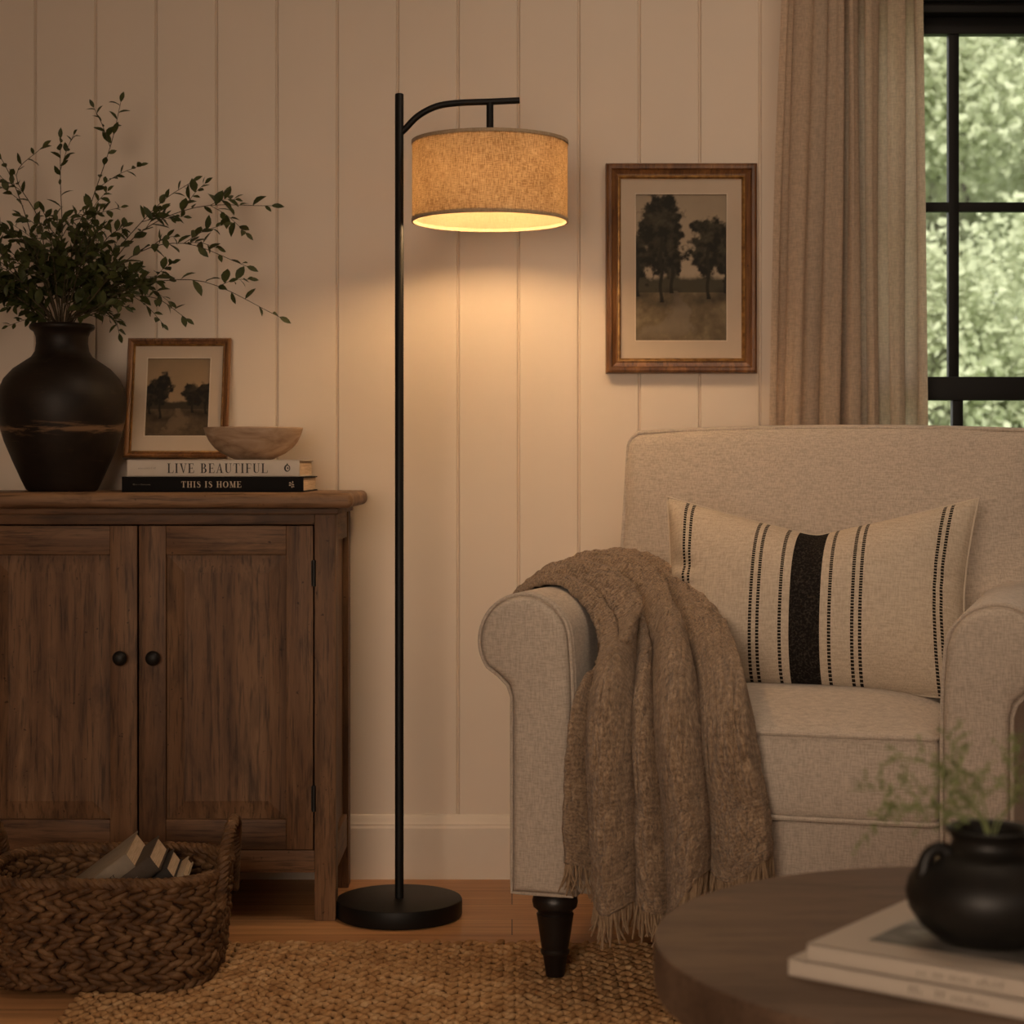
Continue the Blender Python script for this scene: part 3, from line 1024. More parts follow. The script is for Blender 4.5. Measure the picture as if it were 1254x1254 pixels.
TH = 0.05
SB = lambda c: _r(c - .17, 0, c + .17, TH)
ST = lambda c: _r(c - .17, 1 - TH, c + .17, 1)
GL = {
    'I': ([_r(.09, 0, .25, 1), SB(.17), ST(.17)], .42),
    'L': ([_r(.09, 0, .25, 1), SB(.17), ST(.17), _r(.2, 0, .66, TH), [(.60, TH), (.66, 0), (.70, .30), (.67, .30)]], .74),
    'V': ([[(.04, 1), (.22, 1), (.46, 0), (.38, 0)], [(.64, 1), (.69, 1), (.44, 0), (.38, 0)], _r(-.04, 1 - TH, .32, 1), _r(.52, 1 - TH, .80, 1)], .80),
    'E': ([_r(.09, 0, .25, 1), SB(.17), ST(.17), _r(.2, 0, .64, TH), _r(.2, 1 - TH, .60, 1), _r(.2, .48, .48, .53), [(.58, TH), (.64, 0), (.68, .28), (.65, .28)],
           [(.55, 1 - TH), (.60, 1), (.63, .75), (.60, .75)], [(.45, .505), (.48, .38), (.50, .38), (.50, .63), (.48, .63)]], .76),
    'F': ([_r(.09, 0, .25, 1), SB(.17), ST(.17), _r(.2, 1 - TH, .60, 1), _r(.2, .48, .48, .53), [(.55, 1 - TH), (.60, 1), (.63, .75), (.60, .75)],
           [(.45, .505), (.48, .38), (.50, .38), (.50, .63), (.48, .63)]], .68),
    'B': ([_r(.09, 0, .25, 1), _r(0, 0, .36, TH), _r(0, 1 - TH, .36, 1), _r(.2, .49, .36, .54)] + _arc(.34, .755, .25, .245, .30, .755, .13, .20, -90, 90) + _arc(.36, .265, .31, .265, .32, .265, .17, .22, -90, 90), .76),
    'A': ([[(.05, 0), (.11, 0), (.42, 1), (.36, 1)], [(.50, 0), (.68, 0), (.42, 1), (.34, 1)], _r(.18, .30, .56, .35), _r(-.04, 0, .22, TH), _r(.42, 0, .80, TH)], .82),
    'U': ([_r(.09, .3, .25, 1), _r(.62, .3, .67, 1), ST(.17), _r(.52, 1 - TH, .78, 1)] + _arc(.38, .3, .29, .3, .435, .3, .185, .25, 180, 360), .84),
    'T': ([_r(.27, 0, .43, 1), SB(.35), _r(.02, 1 - TH, .68, 1), [(.02, 1), (.07, 1 - TH), (.03, .74), (.0, .74)], [(.68, 1), (.63, 1 - TH), (.67, .74), (.70, .74)]], .74),
    'H': ([_r(.09, 0, .25, 1), _r(.56, 0, .72, 1), SB(.17), ST(.17), SB(.64), ST(.64), _r(.2, .48, .6, .53)], .86),
    'O': (_arc(.42, .5, .40, .52, .42, .5, .23, .47, 0, 360, 28), .88),
    'M': ([_r(.12, 0, .17, 1), [(.10, 1), (.29, 1), (.52, .10), (.46, 0)], [(.74, 1), (.79, 1), (.52, 0), (.46, 0)], _r(.70, 0, .86, 1), _r(0, 0, .28, TH), SB(.78), _r(.0, 1 - TH, .2, 1), _r(.72, 1 - TH, .95, 1)], 1.0),
    ' ': ([], .42),
}
_sp = [(.50, .74), (.49, .86), (.40, .95), (.27, .975), (.15, .90), (.12, .77), (.18, .65), (.30, .555), (.42, .45), (.50, .33), (.49, .17), (.40, .06), (.27, .025), (.14, .06), (.07, .15), (.06, .28)]
_sw = [.02, .035, .05, .055, .08, .12, .15, .165, .165, .15, .12, .08, .055, .05, .035, .02]
_S = []
for i in range(len(_sp) - 1):
    def off(j):
        a = _sp[max(j - 1, 0)]; b = _sp[min(j + 1, len(_sp) - 1)]
        dx, dy = b[0] - a[0], b[1] - a[1]; l_ = math.hypot(dx, dy)
        return (-dy / l_ * _sw[j] / 2, dx / l_ * _sw[j] / 2)
    o0, o1 = off(i), off(i + 1)
    p, q = _sp[i], _sp[i + 1]
    _S.append([(p[0] + o0[0], p[1] + o0[1]), (q[0] + o1[0], q[1] + o1[1]), (q[0] - o1[0], q[1] - o1[1]), (p[0] - o0[0], p[1] - o0[1])])
GL['S'] = (_S, .60)


def text_mesh(s, width, height, th=0.0006):
    adv = sum(GL[c][1] + .10 for c in s)
    kx = width / adv
    mb = MB()
    x = 0
    for c in s:
        polys, a = GL[c]
        for k, p in enumerate(polys):
            e = k * 0.000012
            mb.prism([((x + q[0]) * kx - width / 2, q[1] * height - height / 2) for q in p], -th - e, 0.0004)
        x += a + .10
    return mb


def small_marks(mb, x0, x1, zc, h, n, seed, th=0.0004):
    r = random.Random(seed)
    x = x0
    st = (x1 - x0) / n
    for i in range(n):
        if r.random() < 0.12: continue
        xx = x0 + st * i
        hh = h * r.choice([0.6, 0.6, 1.0])
        mb.box(xx, xx + st * 0.28, -th, 0.0003, zc - h / 2, zc - h / 2 + hh)
        if r.random() < 0.6:
            mb.box(xx, xx + st * 0.68, -th, 0.0003, zc - h / 2 + hh * .8, zc - h / 2 + hh)


def hardback(name, loc, rz, L, Wd, T, cover, label, cat='book', group=None, wrap=0.0028, ends=0.0035, mesh_rot=None):
    """closed book lying flat: spine along x on the -y side, length L, depth Wd, thickness T. Origin: centre of the spine bottom"""
    e = empty(name, loc, rz, label=label, cat=cat, group=group)
    c = MB()
    c.rbox((0, Wd / 2, wrap / 2), (L / 2, Wd / 2, wrap / 2), 0.001, 2, 1)
    c.rbox((0, Wd / 2, T - wrap / 2), (L / 2, Wd / 2, wrap / 2), 0.001, 2, 1)
    c.rbox((0, wrap * 0.55, T / 2), (L / 2, wrap * 0.55, T / 2), 0.0011, 2, 2)
    c.build('cover', cover, e)
    p = MB()
    p.box(-L / 2 + ends, L / 2 - ends, wrap * 1.0, Wd - ends, wrap, T - wrap)
    p.build('pages', M['pages'], e, smooth=False)
    return e


# books on the cabinet, spines to the room.  lower black, upper white
D_sp = 3.785
sB = F / D_sp
bk_T, wt_T = 0.0312, 0.0345
xb0, xb1 = (149 - 627) / sB, (388 - 627) / sB
L1 = 0.368
hb = hardback('hardback_book', (xb0 + L1 / 2, D_sp, vz), 0, L1, 0.272, bk_T, M['book_black'],
              'black hardback book with pale serif title on its spine, lying on the cabinet top', group='books stacked on the cabinet')
L2 = 0.350
xw0 = (155 - 627) / sB
hw_ = hardback('hardback_book', (xw0 + L2 / 2, D_sp + 0.002, vz + bk_T), 0, L2, 0.262, wt_T, M['book_white'],
               'white hardback book with black serif title, lying on top of the black one', group='books stacked on the cabinet')

def put(mb, name, mat, parent, x, y, z, lab=None):
    o = mb.build(name, mat, parent, smooth=False, recalc=False)
    o.location = (x, y, z)
    if lab: o['label'] = lab
    return o


lx = lambda px, e: (px - 627) / sB - e.location.x
put(text_mesh('LIVE BEAUTIFUL', 0.206, 0.0195), 'title', M['ink'], hw_, lx(267, hw_), 0.0001, wt_T / 2, 'black serif title lettering')
put(text_mesh('THIS IS HOME', 0.124, 0.0125), 'title', M['foil'], hb, lx(259.5, hb), 0.0001, bk_T / 2, 'pale serif title lettering')
q = MB(); small_marks(q, -0.018, 0.018, 0, 0.0035, 16, 4); put(q, 'small_print', M['ink_grey'], hw_, lx(180, hw_), 0.0001, wt_T / 2)
q = MB(); small_marks(q, -0.018, 0.018, 0, 0.0030, 16, 5); put(q, 'small_print', M['ink_grey'], hb, lx(174, hb), 0.0001, bk_T / 2)
# ring emblem and leaf-cluster emblem
q = MB()
for k, pl in enumerate(_arc(0, 0, .0062, .0072, .0008, 0, .0036, .0052, 0, 360, 24)): q.prism(pl, -0.0005, 0.0003)
q.prism([(-.001, .0072), (.0012, .0072), (.0016, .0098), (-.0016, .0090)], -0.0005, 0.0003)
for pl in _arc(0.0012, 0, .0015, .0022, .0012, 0, .0001, .0001, 0, 360, 10): q.prism(pl, -0.0005, 0.0003)
put(q, 'ring_emblem', M['ink'], hw_, lx(351.5, hw_), 0.0001, wt_T / 2)
q = MB()
for (cx_, cz_, rx_, rz_) in ((-.003, .003, .0022, .0014), (.0025, .0045, .0012, .0022), (.003, -.0005, .0022, .0013), (-.003, -.0015, .0024, .0014), (.001, -.0048, .0013, .0020), (.0, .0012, .001, .001), (.0045, -.0045, .001, .0014)):
    for pl in _arc(cx_, cz_, rx_, rz_, cx_, cz_, 1e-5, 1e-5, 0, 360, 9): q.prism(pl, -0.0005, 0.0003)
put(q, 'leaf_emblem', M['foil'], hb, lx(357, hb), 0.0001, bk_T / 2)

# ------------------------------------------------------------------ BOWL
BX, BY = (310.5 - 627) * 3.885 / F, 3.885
bz = vz + bk_T + wt_T
bp = [(0.034, 0.0), (0.040, 0.001), (0.048, 0.005), (0.066, 0.0135), (0.081, 0.025), (0.0915, 0.038), (0.0985, 0.052), (0.1020, 0.0635), (0.1025, 0.066), (0.1015, 0.0672), (0.099, 0.066), (0.09, 0.052), (0.076, 0.036), (0.058, 0.022), (0.03, 0.012), (0.002, 0.010)]
bowl = MB().lathe(bp, 56).build('bowl', M['bowl'], angle=60)
bowl.location = (BX, BY, bz)
tag(bowl, 'shallow pale wooden bowl standing on the stacked books', 'bowl')

# ------------------------------------------------------------------ PAINTINGS
def fbm(h, w, cell, seed, octs=5):
    r = np.random.default_rng(seed)
    out = np.zeros((h, w)); amp = 1; tot = 0
    yy, xx = np.mgrid[0:h, 0:w]
    for o in range(octs):
        c = max(cell / 2 ** o, 1.0)
        gh, gw = int(h / c) + 3, int(w / c) + 3
        g = r.random((gh, gw))
        fy, fx = yy / c, xx / c
        iy, ix = fy.astype(int), fx.astype(int)
        ty, tx = fy - iy, fx - ix
        ty = ty * ty * (3 - 2 * ty); tx = tx * tx * (3 - 2 * tx)
        out += amp * ((g[iy, ix] * (1 - tx) + g[iy, ix + 1] * tx) * (1 - ty) + (g[iy + 1, ix] * (1 - tx) + g[iy + 1, ix + 1] * tx) * ty)
        tot += amp; amp *= 0.55
    return out / tot


def sstep(a, b, x):
    t_ = np.clip((x - a) / (b - a), 0, 1)
    return t_ * t_ * (3 - 2 * t_)


def paint_landscape(w, h, trees, horizon, seed, sky, ground, path_x, dark):
    """returns h x w x 3 linear colours, row 0 at the bottom"""
    v, u = np.mgrid[0:h, 0:w]
    v = v / (h - 1); u = u / (w - 1) ; asp = h / w
    n1 = fbm(h, w, 40, seed); n2 = fbm(h, w, 12, seed + 1); n3 = fbm(h, w, 5, seed + 2, 3)
    col = np.zeros((h, w, 3))
    s = np.array(sky)[None, None] * (0.75 + 0.25 * (1 - np.abs(v - horizon - .12) / 0.7))[..., None] * (0.82 + 0.36 * n1)[..., None]
    g = np.array(ground)[None, None] * (0.5 + 0.9 * n2 * n1 * 1.6)[..., None] * (0.7 + 0.6 * n3)[..., None]
    col = np.where((v > horizon)[..., None], s, g)
    # far wood line
    fw = sstep(0.02, -0.02, v - horizon - 0.05 - 0.09 * fbm(h, w, 22, seed + 5)) * (v > horizon - 0.01)
    col = col * (1 - fw[..., None]) + np.array(dark)[None, None] * 1.7 * fw[..., None]
    # path: winding, wider towards the viewer
    tt = np.clip((horizon - v) / horizon, 0, 1)
    pc = path_x + 0.16 * np.sin(tt * 4.2 + 0.5) * tt
    pw = 0.025 + 0.20 * tt
    pm = sstep(1.1, 0.5, np.abs(u - pc) / (pw * 1.5) + (n2 - .5) * 2.4) * (v < horizon) * sstep(0.0, 0.12, v + 0.03)
    col = col * (1 - 0.75 * pm[..., None]) + np.array(sky)[None, None] * 0.50 * 0.75 * pm[..., None]
    for (tx, base, th, cw, sd) in trees:
        nz = fbm(h, w, 14, seed + sd, 5); nz2 = fbm(h, w, 6, seed + sd + 9, 3)
        cy = base + th * 0.64
        dx = (u - tx) / cw; dy = (v - cy) / (th * 0.40)
        d = np.sqrt(dx ** 2 + dy ** 2) + (nz - 0.5) * 1.25 + (nz2 - .5) * .35
        m = sstep(1.06, 0.80, d)
        tw = 0.018 + 0.02 * np.clip((base + 0.05 - v) * 6, 0, 1)
        trunk = sstep(1.3, 0.7, np.abs(u - tx - 0.01 * np.sin(v * 30)) / tw) * (v > base) * (v < cy)
        lit = np.clip(0.75 + 2.2 * (nz - 0.5) + 2.4 * (nz2 - 0.5) + 0.45 * (dy * .6 - dx * .3), 0.35, 3.2)
        tc_ = np.array(dark)[None, None] * lit[..., None]
        col = col * (1 - m[..., None]) + tc_ * m[..., None]
        col = col * (1 - trunk[..., None]) + np.array(dark)[None, None] * 0.6 * trunk[..., None]
        sh = sstep(1.0, 0.2, np.abs(u - tx) / (cw * 1.4)) * sstep(0.06, 0.0, np.abs(v - base))
        col = col * (1 - 0.5 * sh[..., None])
    return np.clip(col, 0.004, 1)


def canvas(name, x0, x1, z0, z1, y, colours, parent):
    h, w, _ = colours.shape
    mb = MB()
    P = [[(x0 + (x1 - x0) * j / (w - 1), y, z0 + (z1 - z0) * i / (h - 1)) for j in range(w)] for i in range(h)]
    mb.grid(P)
    k = len(mb.v)
    mb.box(x0, x1, y + 0.0004, y + 0.002, z0, z1)
    ob = mb.build(name, M['paint'], parent, smooth=False, recalc=False)
    me = ob.data
    at_ = me.attributes.new('paint', 'FLOAT_COLOR', 'POINT')
    buf = np.ones((len(me.vertices), 4), dtype=np.float32) * 0.1
    buf[:k, :3] = colours.reshape(-1, 3)
    at_.data.foreach_set('color', buf.ravel())
    return ob


def frame_sides(mb, w, h, prof):
    """mitred moulding around a w x h picture (x -w/2..w/2, z 0..h); prof: (inset from outside, y)"""
    n = len(prof)
    rings = []
    for (ins, y) in prof:
        rings.append([(-w / 2 + ins, y, ins), (w / 2 - ins, y, ins), (w / 2 - ins, y, h - ins), (-w / 2 + ins, y, h - ins)])
    v = [p for rg in rings for p in rg]
    f = []
    for i in range(n):
        i2 = (i + 1) % n
        for j in range(4):
            j2 = (j + 1) % 4
            f.append((i * 4 + j, i * 4 + j2, i2 * 4 + j2, i2 * 4 + j))
    mb.add(v, f)
    return mb


def picture(name, loc, w, h, fw, mat_w, mat_b, depth, colours, label, rot=(0, 0, 0), gilt=True):
    e = empty(name, loc, 0, label=label, cat='picture')
    e.rotation_euler = rot
    # y = 0 is the back, front is -depth
    frame_sides(MB(), w, h, [(0, 0), (0, -depth * .75), (0.002, -depth * .92), (fw * .18, -depth), (fw * .36, -depth * .97), (fw * .45, -depth * .80), (fw * .7, -depth * .66), (fw * .78, -depth * .70), (fw * .82, -depth * .5), (fw * .82, 0)]).build('frame', M['gilt_wood'], e, angle=30)
    frame_sides(MB(), w, h, [(fw * .80, -depth * .5), (fw * .80, -depth * .70), (fw * .88, -depth * .72), (fw * .95, -depth * .62), (fw, -depth * .5), (fw, -depth * .3)]).build('gilt_slip', M['gilt'], e, angle=30)
    ix0, ix1, iz0, iz1 = -w / 2 + fw * .9, w / 2 - fw * .9, fw * .9, h - fw * .9
    px0, px1, pz0, pz1 = -w / 2 + fw + mat_w, w / 2 - fw - mat_w, fw + mat_b, h - fw - mat_w * 1.02
    mb = MB()
    ym = -depth * .42
    for (a, b, c, d) in ((ix0, px0, iz0, iz1), (px1, ix1, iz0, iz1), (px0, px1, iz0, pz0), (px0, px1, pz1, iz1)):
        mb.box(a, b, ym, ym + 0.003, c, d)
    mb.build('mat_board', M['matboard'], e, smooth=False)
    b2 = MB()
    s_ = 0.0022
    for (a, b, c, d) in ((px0 - s_, px0, pz0 - s_, pz1 + s_), (px1, px1 + s_, pz0 - s_, pz1 + s_), (px0, px1, pz0 - s_, pz0), (px0, px1, pz1, pz1 + s_)):
        b2.box(a, b, ym - 0.0007, ym + 0.0007, c, d)
    b2.build('mat_bevel', M['matedge'], e, smooth=False)
    canvas('painting', px0, px1, pz0, pz1, ym + 0.0031, colours, e)
    MB().box(-w / 2 + 0.004, w / 2 - 0.004, -0.004, -0.001, 0.004, h - 0.004).build('backing', M['cab_v'], e, smooth=False)
    return e


ART1 = paint_landscape(110, 176, [(0.28, 0.26, 0.70, 0.26, 3), (0.80, 0.28, 0.56, 0.23, 5), (0.02, 0.30, 0.42, 0.16, 7), (1.0, 0.32, 0.40, 0.12, 9), (0.40, 0.32, 0.30, 0.10, 11)],
                       0.34, 21, (0.36, 0.285, 0.20), (0.15, 0.115, 0.066), 0.42, (0.030, 0.026, 0.015))
ART2 = paint_landscape(90, 120, [(0.22, 0.22, 0.60, 0.19, 3), (0.74, 0.30, 0.42, 0.17, 5), (0.95, 0.28, 0.42, 0.13, 7), (0.05, 0.28, 0.30, 0.12, 9)],
                       0.36, 44, (0.29, 0.20, 0.115), (0.085, 0.056, 0.028), 0.5, (0.020, 0.015, 0.008))
wsc = F / (WY - 0.02)
pw_, ph_ = 185 / wsc, 257 / wsc
picture('framed_picture', ((834.5 - 627) / wsc, WY - 0.001, EYE + (570 - 457) / wsc), pw_, ph_, 18.5 / wsc, 18.5 / wsc, 22 / wsc, 0.028, ART1,
        'framed woodland painting in a wide mat hanging on the wall beside the curtain')
# the small one stands on the books and leans on the wall
fs = F / 4.06
fz = bz
fh = (557 - 405) / fs
lean = math.atan2(0.062, fh)
picture('framed_picture', ((215 - 627) * 4.05 / F, 4.052, fz + 0.002), 127 / fs, fh, 9.5 / fs, 15.5 / fs, 19 / fs, 0.018, ART2,
        'small framed landscape painting leaning on the wall behind the stacked books', rot=(-lean, 0, 0))

# ------------------------------------------------------------------ FLOOR LAMP
LD = 3.78
ls = F / LD
LX = (489 - 627) / ls
lamp = empty('floor_lamp', (LX, LD, 0), label='black metal floor lamp with a curved arm and lit burlap drum shade', cat='lamp')
Z = lambda py: EYE + (570 - py) / ls
X = lambda px: (px - 489) / ls
MB().lathe([(0.118, 0.0), (0.1255, 0.002), (0.1270, 0.006), (0.1270, 0.0325), (0.1255, 0.0355), (0.1225, 0.0365), (0.0, 0.0368)][:-1], 72).build('base', M['black_metal'], lamp, angle=30)
MB().lathe([(0.0088, 0.034), (0.0088, Z(116)), (0.0080, Z(115)), (0.006, Z(114.6))], 20).build('pole', M['black_metal'], lamp)
MB().tube(catmull([(X(490), 0, Z(163.5)), (X(497), 0, Z(157)), (X(512), 0, Z(142)), (X(534), 0, Z(130.5)), (X(560), 0, Z(126.2)), (X(600), 0, Z(124.6)), (X(636.5), 0, Z(123))], 40), 0.0066, 14).build('arm', M['black_metal'], lamp)
MB().tube([(X(600), 0, Z(126)), (X(600), 0, Z(158)), (X(600), 0, Z(185))], 0.0073, 14).build('hanger_rod', M['black_metal'], lamp)
SR = 0.1572
zs0, zs1 = Z(270.5), Z(175.5)
sh = MB()
NS = 96
P = []
for i in range(9):
    P.append([(X(600) + SR * math.cos(2 * PI * j / NS), SR * math.sin(2 * PI * j / NS), zs0 + (zs1 - zs0) * i / 8) for j in range(NS + 1)])
sh.grid(P, uv=True)
P2 = []
for i in range(9):
    P2.append([(X(600) + (SR - 0.0018) * math.cos(2 * PI * j / NS), (SR - 0.0018) * math.sin(2 * PI * j / NS), zs0 + (zs1 - zs0) * i / 8) for j in range(NS + 1)])
shade = sh.build('lamp_shade', M['shade'], lamp, recalc=False)
ln_ = MB(); ln_.grid(P2, uv=True)
ln_.build('shade_lining', M['shade_lining'], shade, recalc=False)
tr_ = MB()
for zc in (zs0, zs1):
    tr_.lathe([(SR - 0.0022, zc - 0.003), (SR + 0.0014, zc - 0.003), (SR + 0.0014, zc + 0.0035), (SR - 0.0022, zc + 0.0035), (SR - 0.0022, zc - 0.003)], NS, (X(600), 0, 0), False, False)
tr_.build('shade_trim', M['shade_trim'], shade)
tp = MB().lathe([(0.0073, zs1 - 0.004), (SR - 0.002, zs1 - 0.004), (SR - 0.002, zs1 - 0.0015), (0.0073, zs1 - 0.0015), (0.0073, zs1 - 0.004)], NS, (X(600), 0, 0), False, False)
tp.build('shade_top', M['shade'], shade)
MB().lathe([(0.004, Z(178)), (0.016, Z(180)), (0.017, Z(202)), (0.012, Z(204))], 20, (X(600), 0, 0)).build('socket', M['black_metal'], lamp)
zb_ = Z(227)
bp = [(0.012, zb_ + 0.042), (0.015, zb_ + 0.034), (0.027, zb_ + 0.022), (0.036, zb_ + 0.004), (0.0375, zb_ - 0.007), (0.032, zb_ - 0.025), (0.018, zb_ - 0.036), (0.002, zb_ - 0.039)]
MB().lathe(bp, 24, (X(600), 0, 0)).build('bulb', M['bulb'], lamp)

# ------------------------------------------------------------------ CURTAIN
curt = empty('curtain', (0.73, 4.045, 0.0), label='flax linen curtain hanging in folds at the window side, behind the armchair', cat='curtain')
rows, cols = 46, 260
ZTOP = 2.16
P = []
rc = np.random.default_rng(3)
fold_x = np.cumsum([0.9, 1.5, 0.75, 0.8, 1.0, 1.1]); fold_x /= fold_x[-1]
famp = rc.uniform(0.6, 1.15, 10)
for i in range(rows):
    t_ = i / (rows - 1)
    z = 0.012 + (ZTOP - 0.012) * t_
    hx = max(0.0, min(1.0, (z - 0.9) / 1.0))
    xl = -0.170 + 0.022 * hx - 0.01 * (1 - hx)
    xr = 0.169 - 0.018 * hx + 0.008 * (1 - min(1, z / 0.98))
    row = []
    for j in range(cols):
        s = j / (cols - 1)
        k = np.searchsorted(fold_x, s, side='right'); k = min(k, 5)
        a0 = 0 if k == 0 else fold_x[k - 1]
        loc = (s - a0) / max(fold_x[k] - a0, 1e-6)
        ph = 2 * PI * loc
        A = 0.032 * famp[k] * (0.75 + 0.25 * (1 - t_))
        yy = -A * math.cos(ph + 0.25 * math.sin(z * 2.3 + k)) + 0.004 * math.sin(z * 5 + s * 31) + 0.003 * math.sin(s * 90 + z * 2)
        xx = xl + (xr - xl) * s + 0.009 * math.sin(2 * ph) + 0.004 * math.sin(z * 3 + k * 1.7)
        row.append((xx, yy, z))
    P.append(row)
cm = MB(); cm.grid(P, uv=True)
co = cm.build('curtain_panel', M['curtain'], curt, angle=180, recalc=False)
rodz = 2.185
rod = empty('curtain_rod', (1.17, 4.045, rodz), label='black curtain rod above the window on two brackets', cat='curtain rod')
MB().tube([(-0.70, 0, 0), (0.70, 0, 0)], 0.011, 14).build('rod', M['black_metal'], rod)
for x_ in (-0.66, 0.66):
    MB().tube([(x_, 0, 0), (x_, WY - 4.045 - 0.001, 0)], 0.006, 10).build('bracket', M['black_metal'], rod)
for k in range(9):
    xk = -0.145 + 0.29 * k / 8
    MB().tube([(xk, 0.016 * math.cos(a), rodz + 0.016 * math.sin(a) - 0.004) for a in np.linspace(0, 2 * PI, 17)[:-1]], 0.002, 6, closed=True).build('curtain_ring', M['black_metal'], curt)

# ------------------------------------------------------------------ ARMCHAIR
TH_ = math.radians(-18)
CH = (0.0, 3.262, 0.0)
chair = empty('armchair', CH, TH_, label='oatmeal linen roll-arm armchair on dark turned legs, throw over one arm', cat='armchair')
AW = 0.843


def arm_profile(g=0.0):
    """scroll arm outline (x, z) for the arm at the low-x side; g grows it"""
    pts = [(0.108 + g, 0.166 - g), (0.109 + g, 0.35), (0.109 + g, 0.50), (0.107 + g, 0.56)]
    cx, cz, r = 0.022, 0.6035, 0.0815 + g
    for a in np.linspace(4, 214, 26):
        a_ = math.radians(a)
        pts.append((cx + r * math.cos(a_) * 1.0, cz + r * math.sin(a_)))
    pts += [(-0.024 - g * .6, 0.543 - g), (-0.007 - g, 0.527 - g), (0.0 - g, 0.505), (0.0 - g, 0.35), (0.0 - g, 0.166 - g)]
    return pts


def make_arm(mir):
    fx = (lambda x: AW - x) if mir else (lambda x: x)
    b = MB()
    N = 14
    prof = arm_profile(0.004)
    inner = arm_profile(-0.006)
    rings = []
    for y, pr in ((0.010, inner), (0.0065, None), (0.012, prof)):
        pass
    yl = [0.006] + list(np.linspace(0.016, 0.80, N)) + [0.81]
    P = []
    for y in yl:
        pr = inner if y == 0.006 else (inner if y == 0.81 else prof)
        P.append([(fx(p[0]), y, p[1]) for p in pr])
    b.grid(P, closed_u=True)
    n = len(prof)
    b.f.append(tuple(range(n))); b.f.append(tuple(len(b.v) - n + k for k in range(n)))
    arm = b.build('arm', M['chair'], chair, angle=35)
    # front facing panel, softly domed
    fp = MB()
    pr = arm_profile(-0.004)
    pr2 = arm_profile(-0.016)
    P = [[(fx(p[0]), 0.008, p[1]) for p in pr], [(fx(p[0]), -0.004, p[1]) for p in arm_profile(-0.0045)], [(fx(p[0]), -0.010, p[1]) for p in arm_profile(-0.009)], [(fx(p[0]), -0.0125, p[1]) for p in pr2]]
    fp.grid(P, closed_u=True)
    n = len(pr)
    fp.f.append(tuple(3 * n + k for k in range(n)))
    fp.build('front_panel', M['chair'], arm, angle=50)
    pp = arm_profile(0.001)
    path = [(fx(p[0]), 0.002, p[1]) for p in pp]
    dense = []
    for k in range(len(path)):
        a, c = Vector(path[k]), Vector(path[(k + 1) % len(path)])
        m_ = max(1, int((c - a).length / 0.02))
        for q_ in range(m_): dense.append(a.lerp(c, q_ / m_))
    MB().tube(dense, 0.0032, 7, closed=True).build('piping', M['chair'], arm)
    return arm


make_arm(False); make_arm(True)
x0, x1 = 0.112, 0.731
# upholstered base below the cushion
MB().rbox(((x0 + x1) / 2, 0.385, 0.243), ((x1 - x0) / 2 + 0.002, 0.37, 0.077), 0.012, 3, (4, 4, 2)).build('seat_base', M['chair'], chair)
# seat cushion
hx, hy, hz = (x1 - x0) / 2 - 0.002, 0.295, 0.074


def crown(w):
    ux, uy = w.x / hx, w.y / hy
    k = (1 - ux ** 4) * (1 - abs(uy) ** 3)
    k = max(0.0, k)
    z = w.z + (0.040 * k if w.z > 0 else 0.0) * min(1, abs(w.z) / hz)
    y = w.y - 0.014 * (1 - ux ** 2) * (1 if w.y < -hy * .5 else 0) * (1 - (w.z / hz) ** 2 * .5)
    return (w.x, y, z)


sc_ = ((x0 + x1) / 2, 0.292, 0.395)
cush = MB().rbox(sc_, (hx, hy, hz), 0.020, 4, (18, 14, 6), fn=crown).build('seat_cushion', M['chair'], chair, angle=180)


def rrect_path(cx, cy, hx_, hy_, r, z, n=8):
    out = []
    for (sx, sy, a0) in ((1, 1, 0), (-1, 1, 90), (-1, -1, 180), (1, -1, 270)):
        for k in range(n + 1):
            a = math.radians(a0 + 90 * k / n)
            out.append((cx + sx * (hx_ - r) + r * math.cos(a), cy + sy * (hy_ - r) + r * math.sin(a), z))
    return out


pi_ = MB()
for z in (sc_[2] + hz - 0.004, sc_[2] - hz + 0.004):
    base = rrect_path(0, 0, hx - 0.002, hy - 0.002, 0.02, 0, 6)
    dense = []
    for k in range(len(base)):
        a, c = Vector(base[k]), Vector(base[(k + 1) % len(base)])
        m_ = max(1, int((c - a).length / 0.03))
        for q_ in range(m_):
            p = a.lerp(c, q_ / m_)
            ux = p.x / hx
            if p.y < -hy * .5: p.y -= 0.010 * (1 - ux ** 2)
            dense.append((sc_[0] + p.x, sc_[1] + p.y, z))
    pi_.tube(dense, 0.0042, 7, closed=True)
pi_.build('piping', M['chair'], cush)
# back rest, leaning
bx0, bx1 = 0.028, 0.868
bhx, bhy, bhz = (bx1 - bx0) / 2, 0.105, 0.342
bcz = 0.640
LEAN = 0.17


def backfn(w):
    ux, uz = w.x / bhx, w.z / bhz
    k = max(0.0, (1 - ux ** 4)) * max(0.0, (1 - abs(uz) ** 3.0))
    y = w.y + (-0.030 * k if w.y < 0 else 0.012 * k) + LEAN * (w.z + bhz) * 1.0
    # gentle dimples in the cover
    if w.y < 0:
        y += 0.004 * math.sin(w.x * 23 + w.z * 31) * math.exp(-((ux + .95) / .22) ** 2) + 0.004 * math.sin(w.x * 31 - w.z * 27) * math.exp(-((ux - .8) / .25) ** 2)
    z = w.z + 0.010 * (1 - ux ** 2) * max(0, uz)
    k2 = max(0.0, min(1.0, (0.10 - uz) / 0.22))
    tuck = 0.040 * max(0.0, ux) ** 2 * k2 * k2 * (3 - 2 * k2)
    return (w.x + 0.006 * uz * (1 if ux < 0 else -1) * abs(ux) - tuck, y, z)


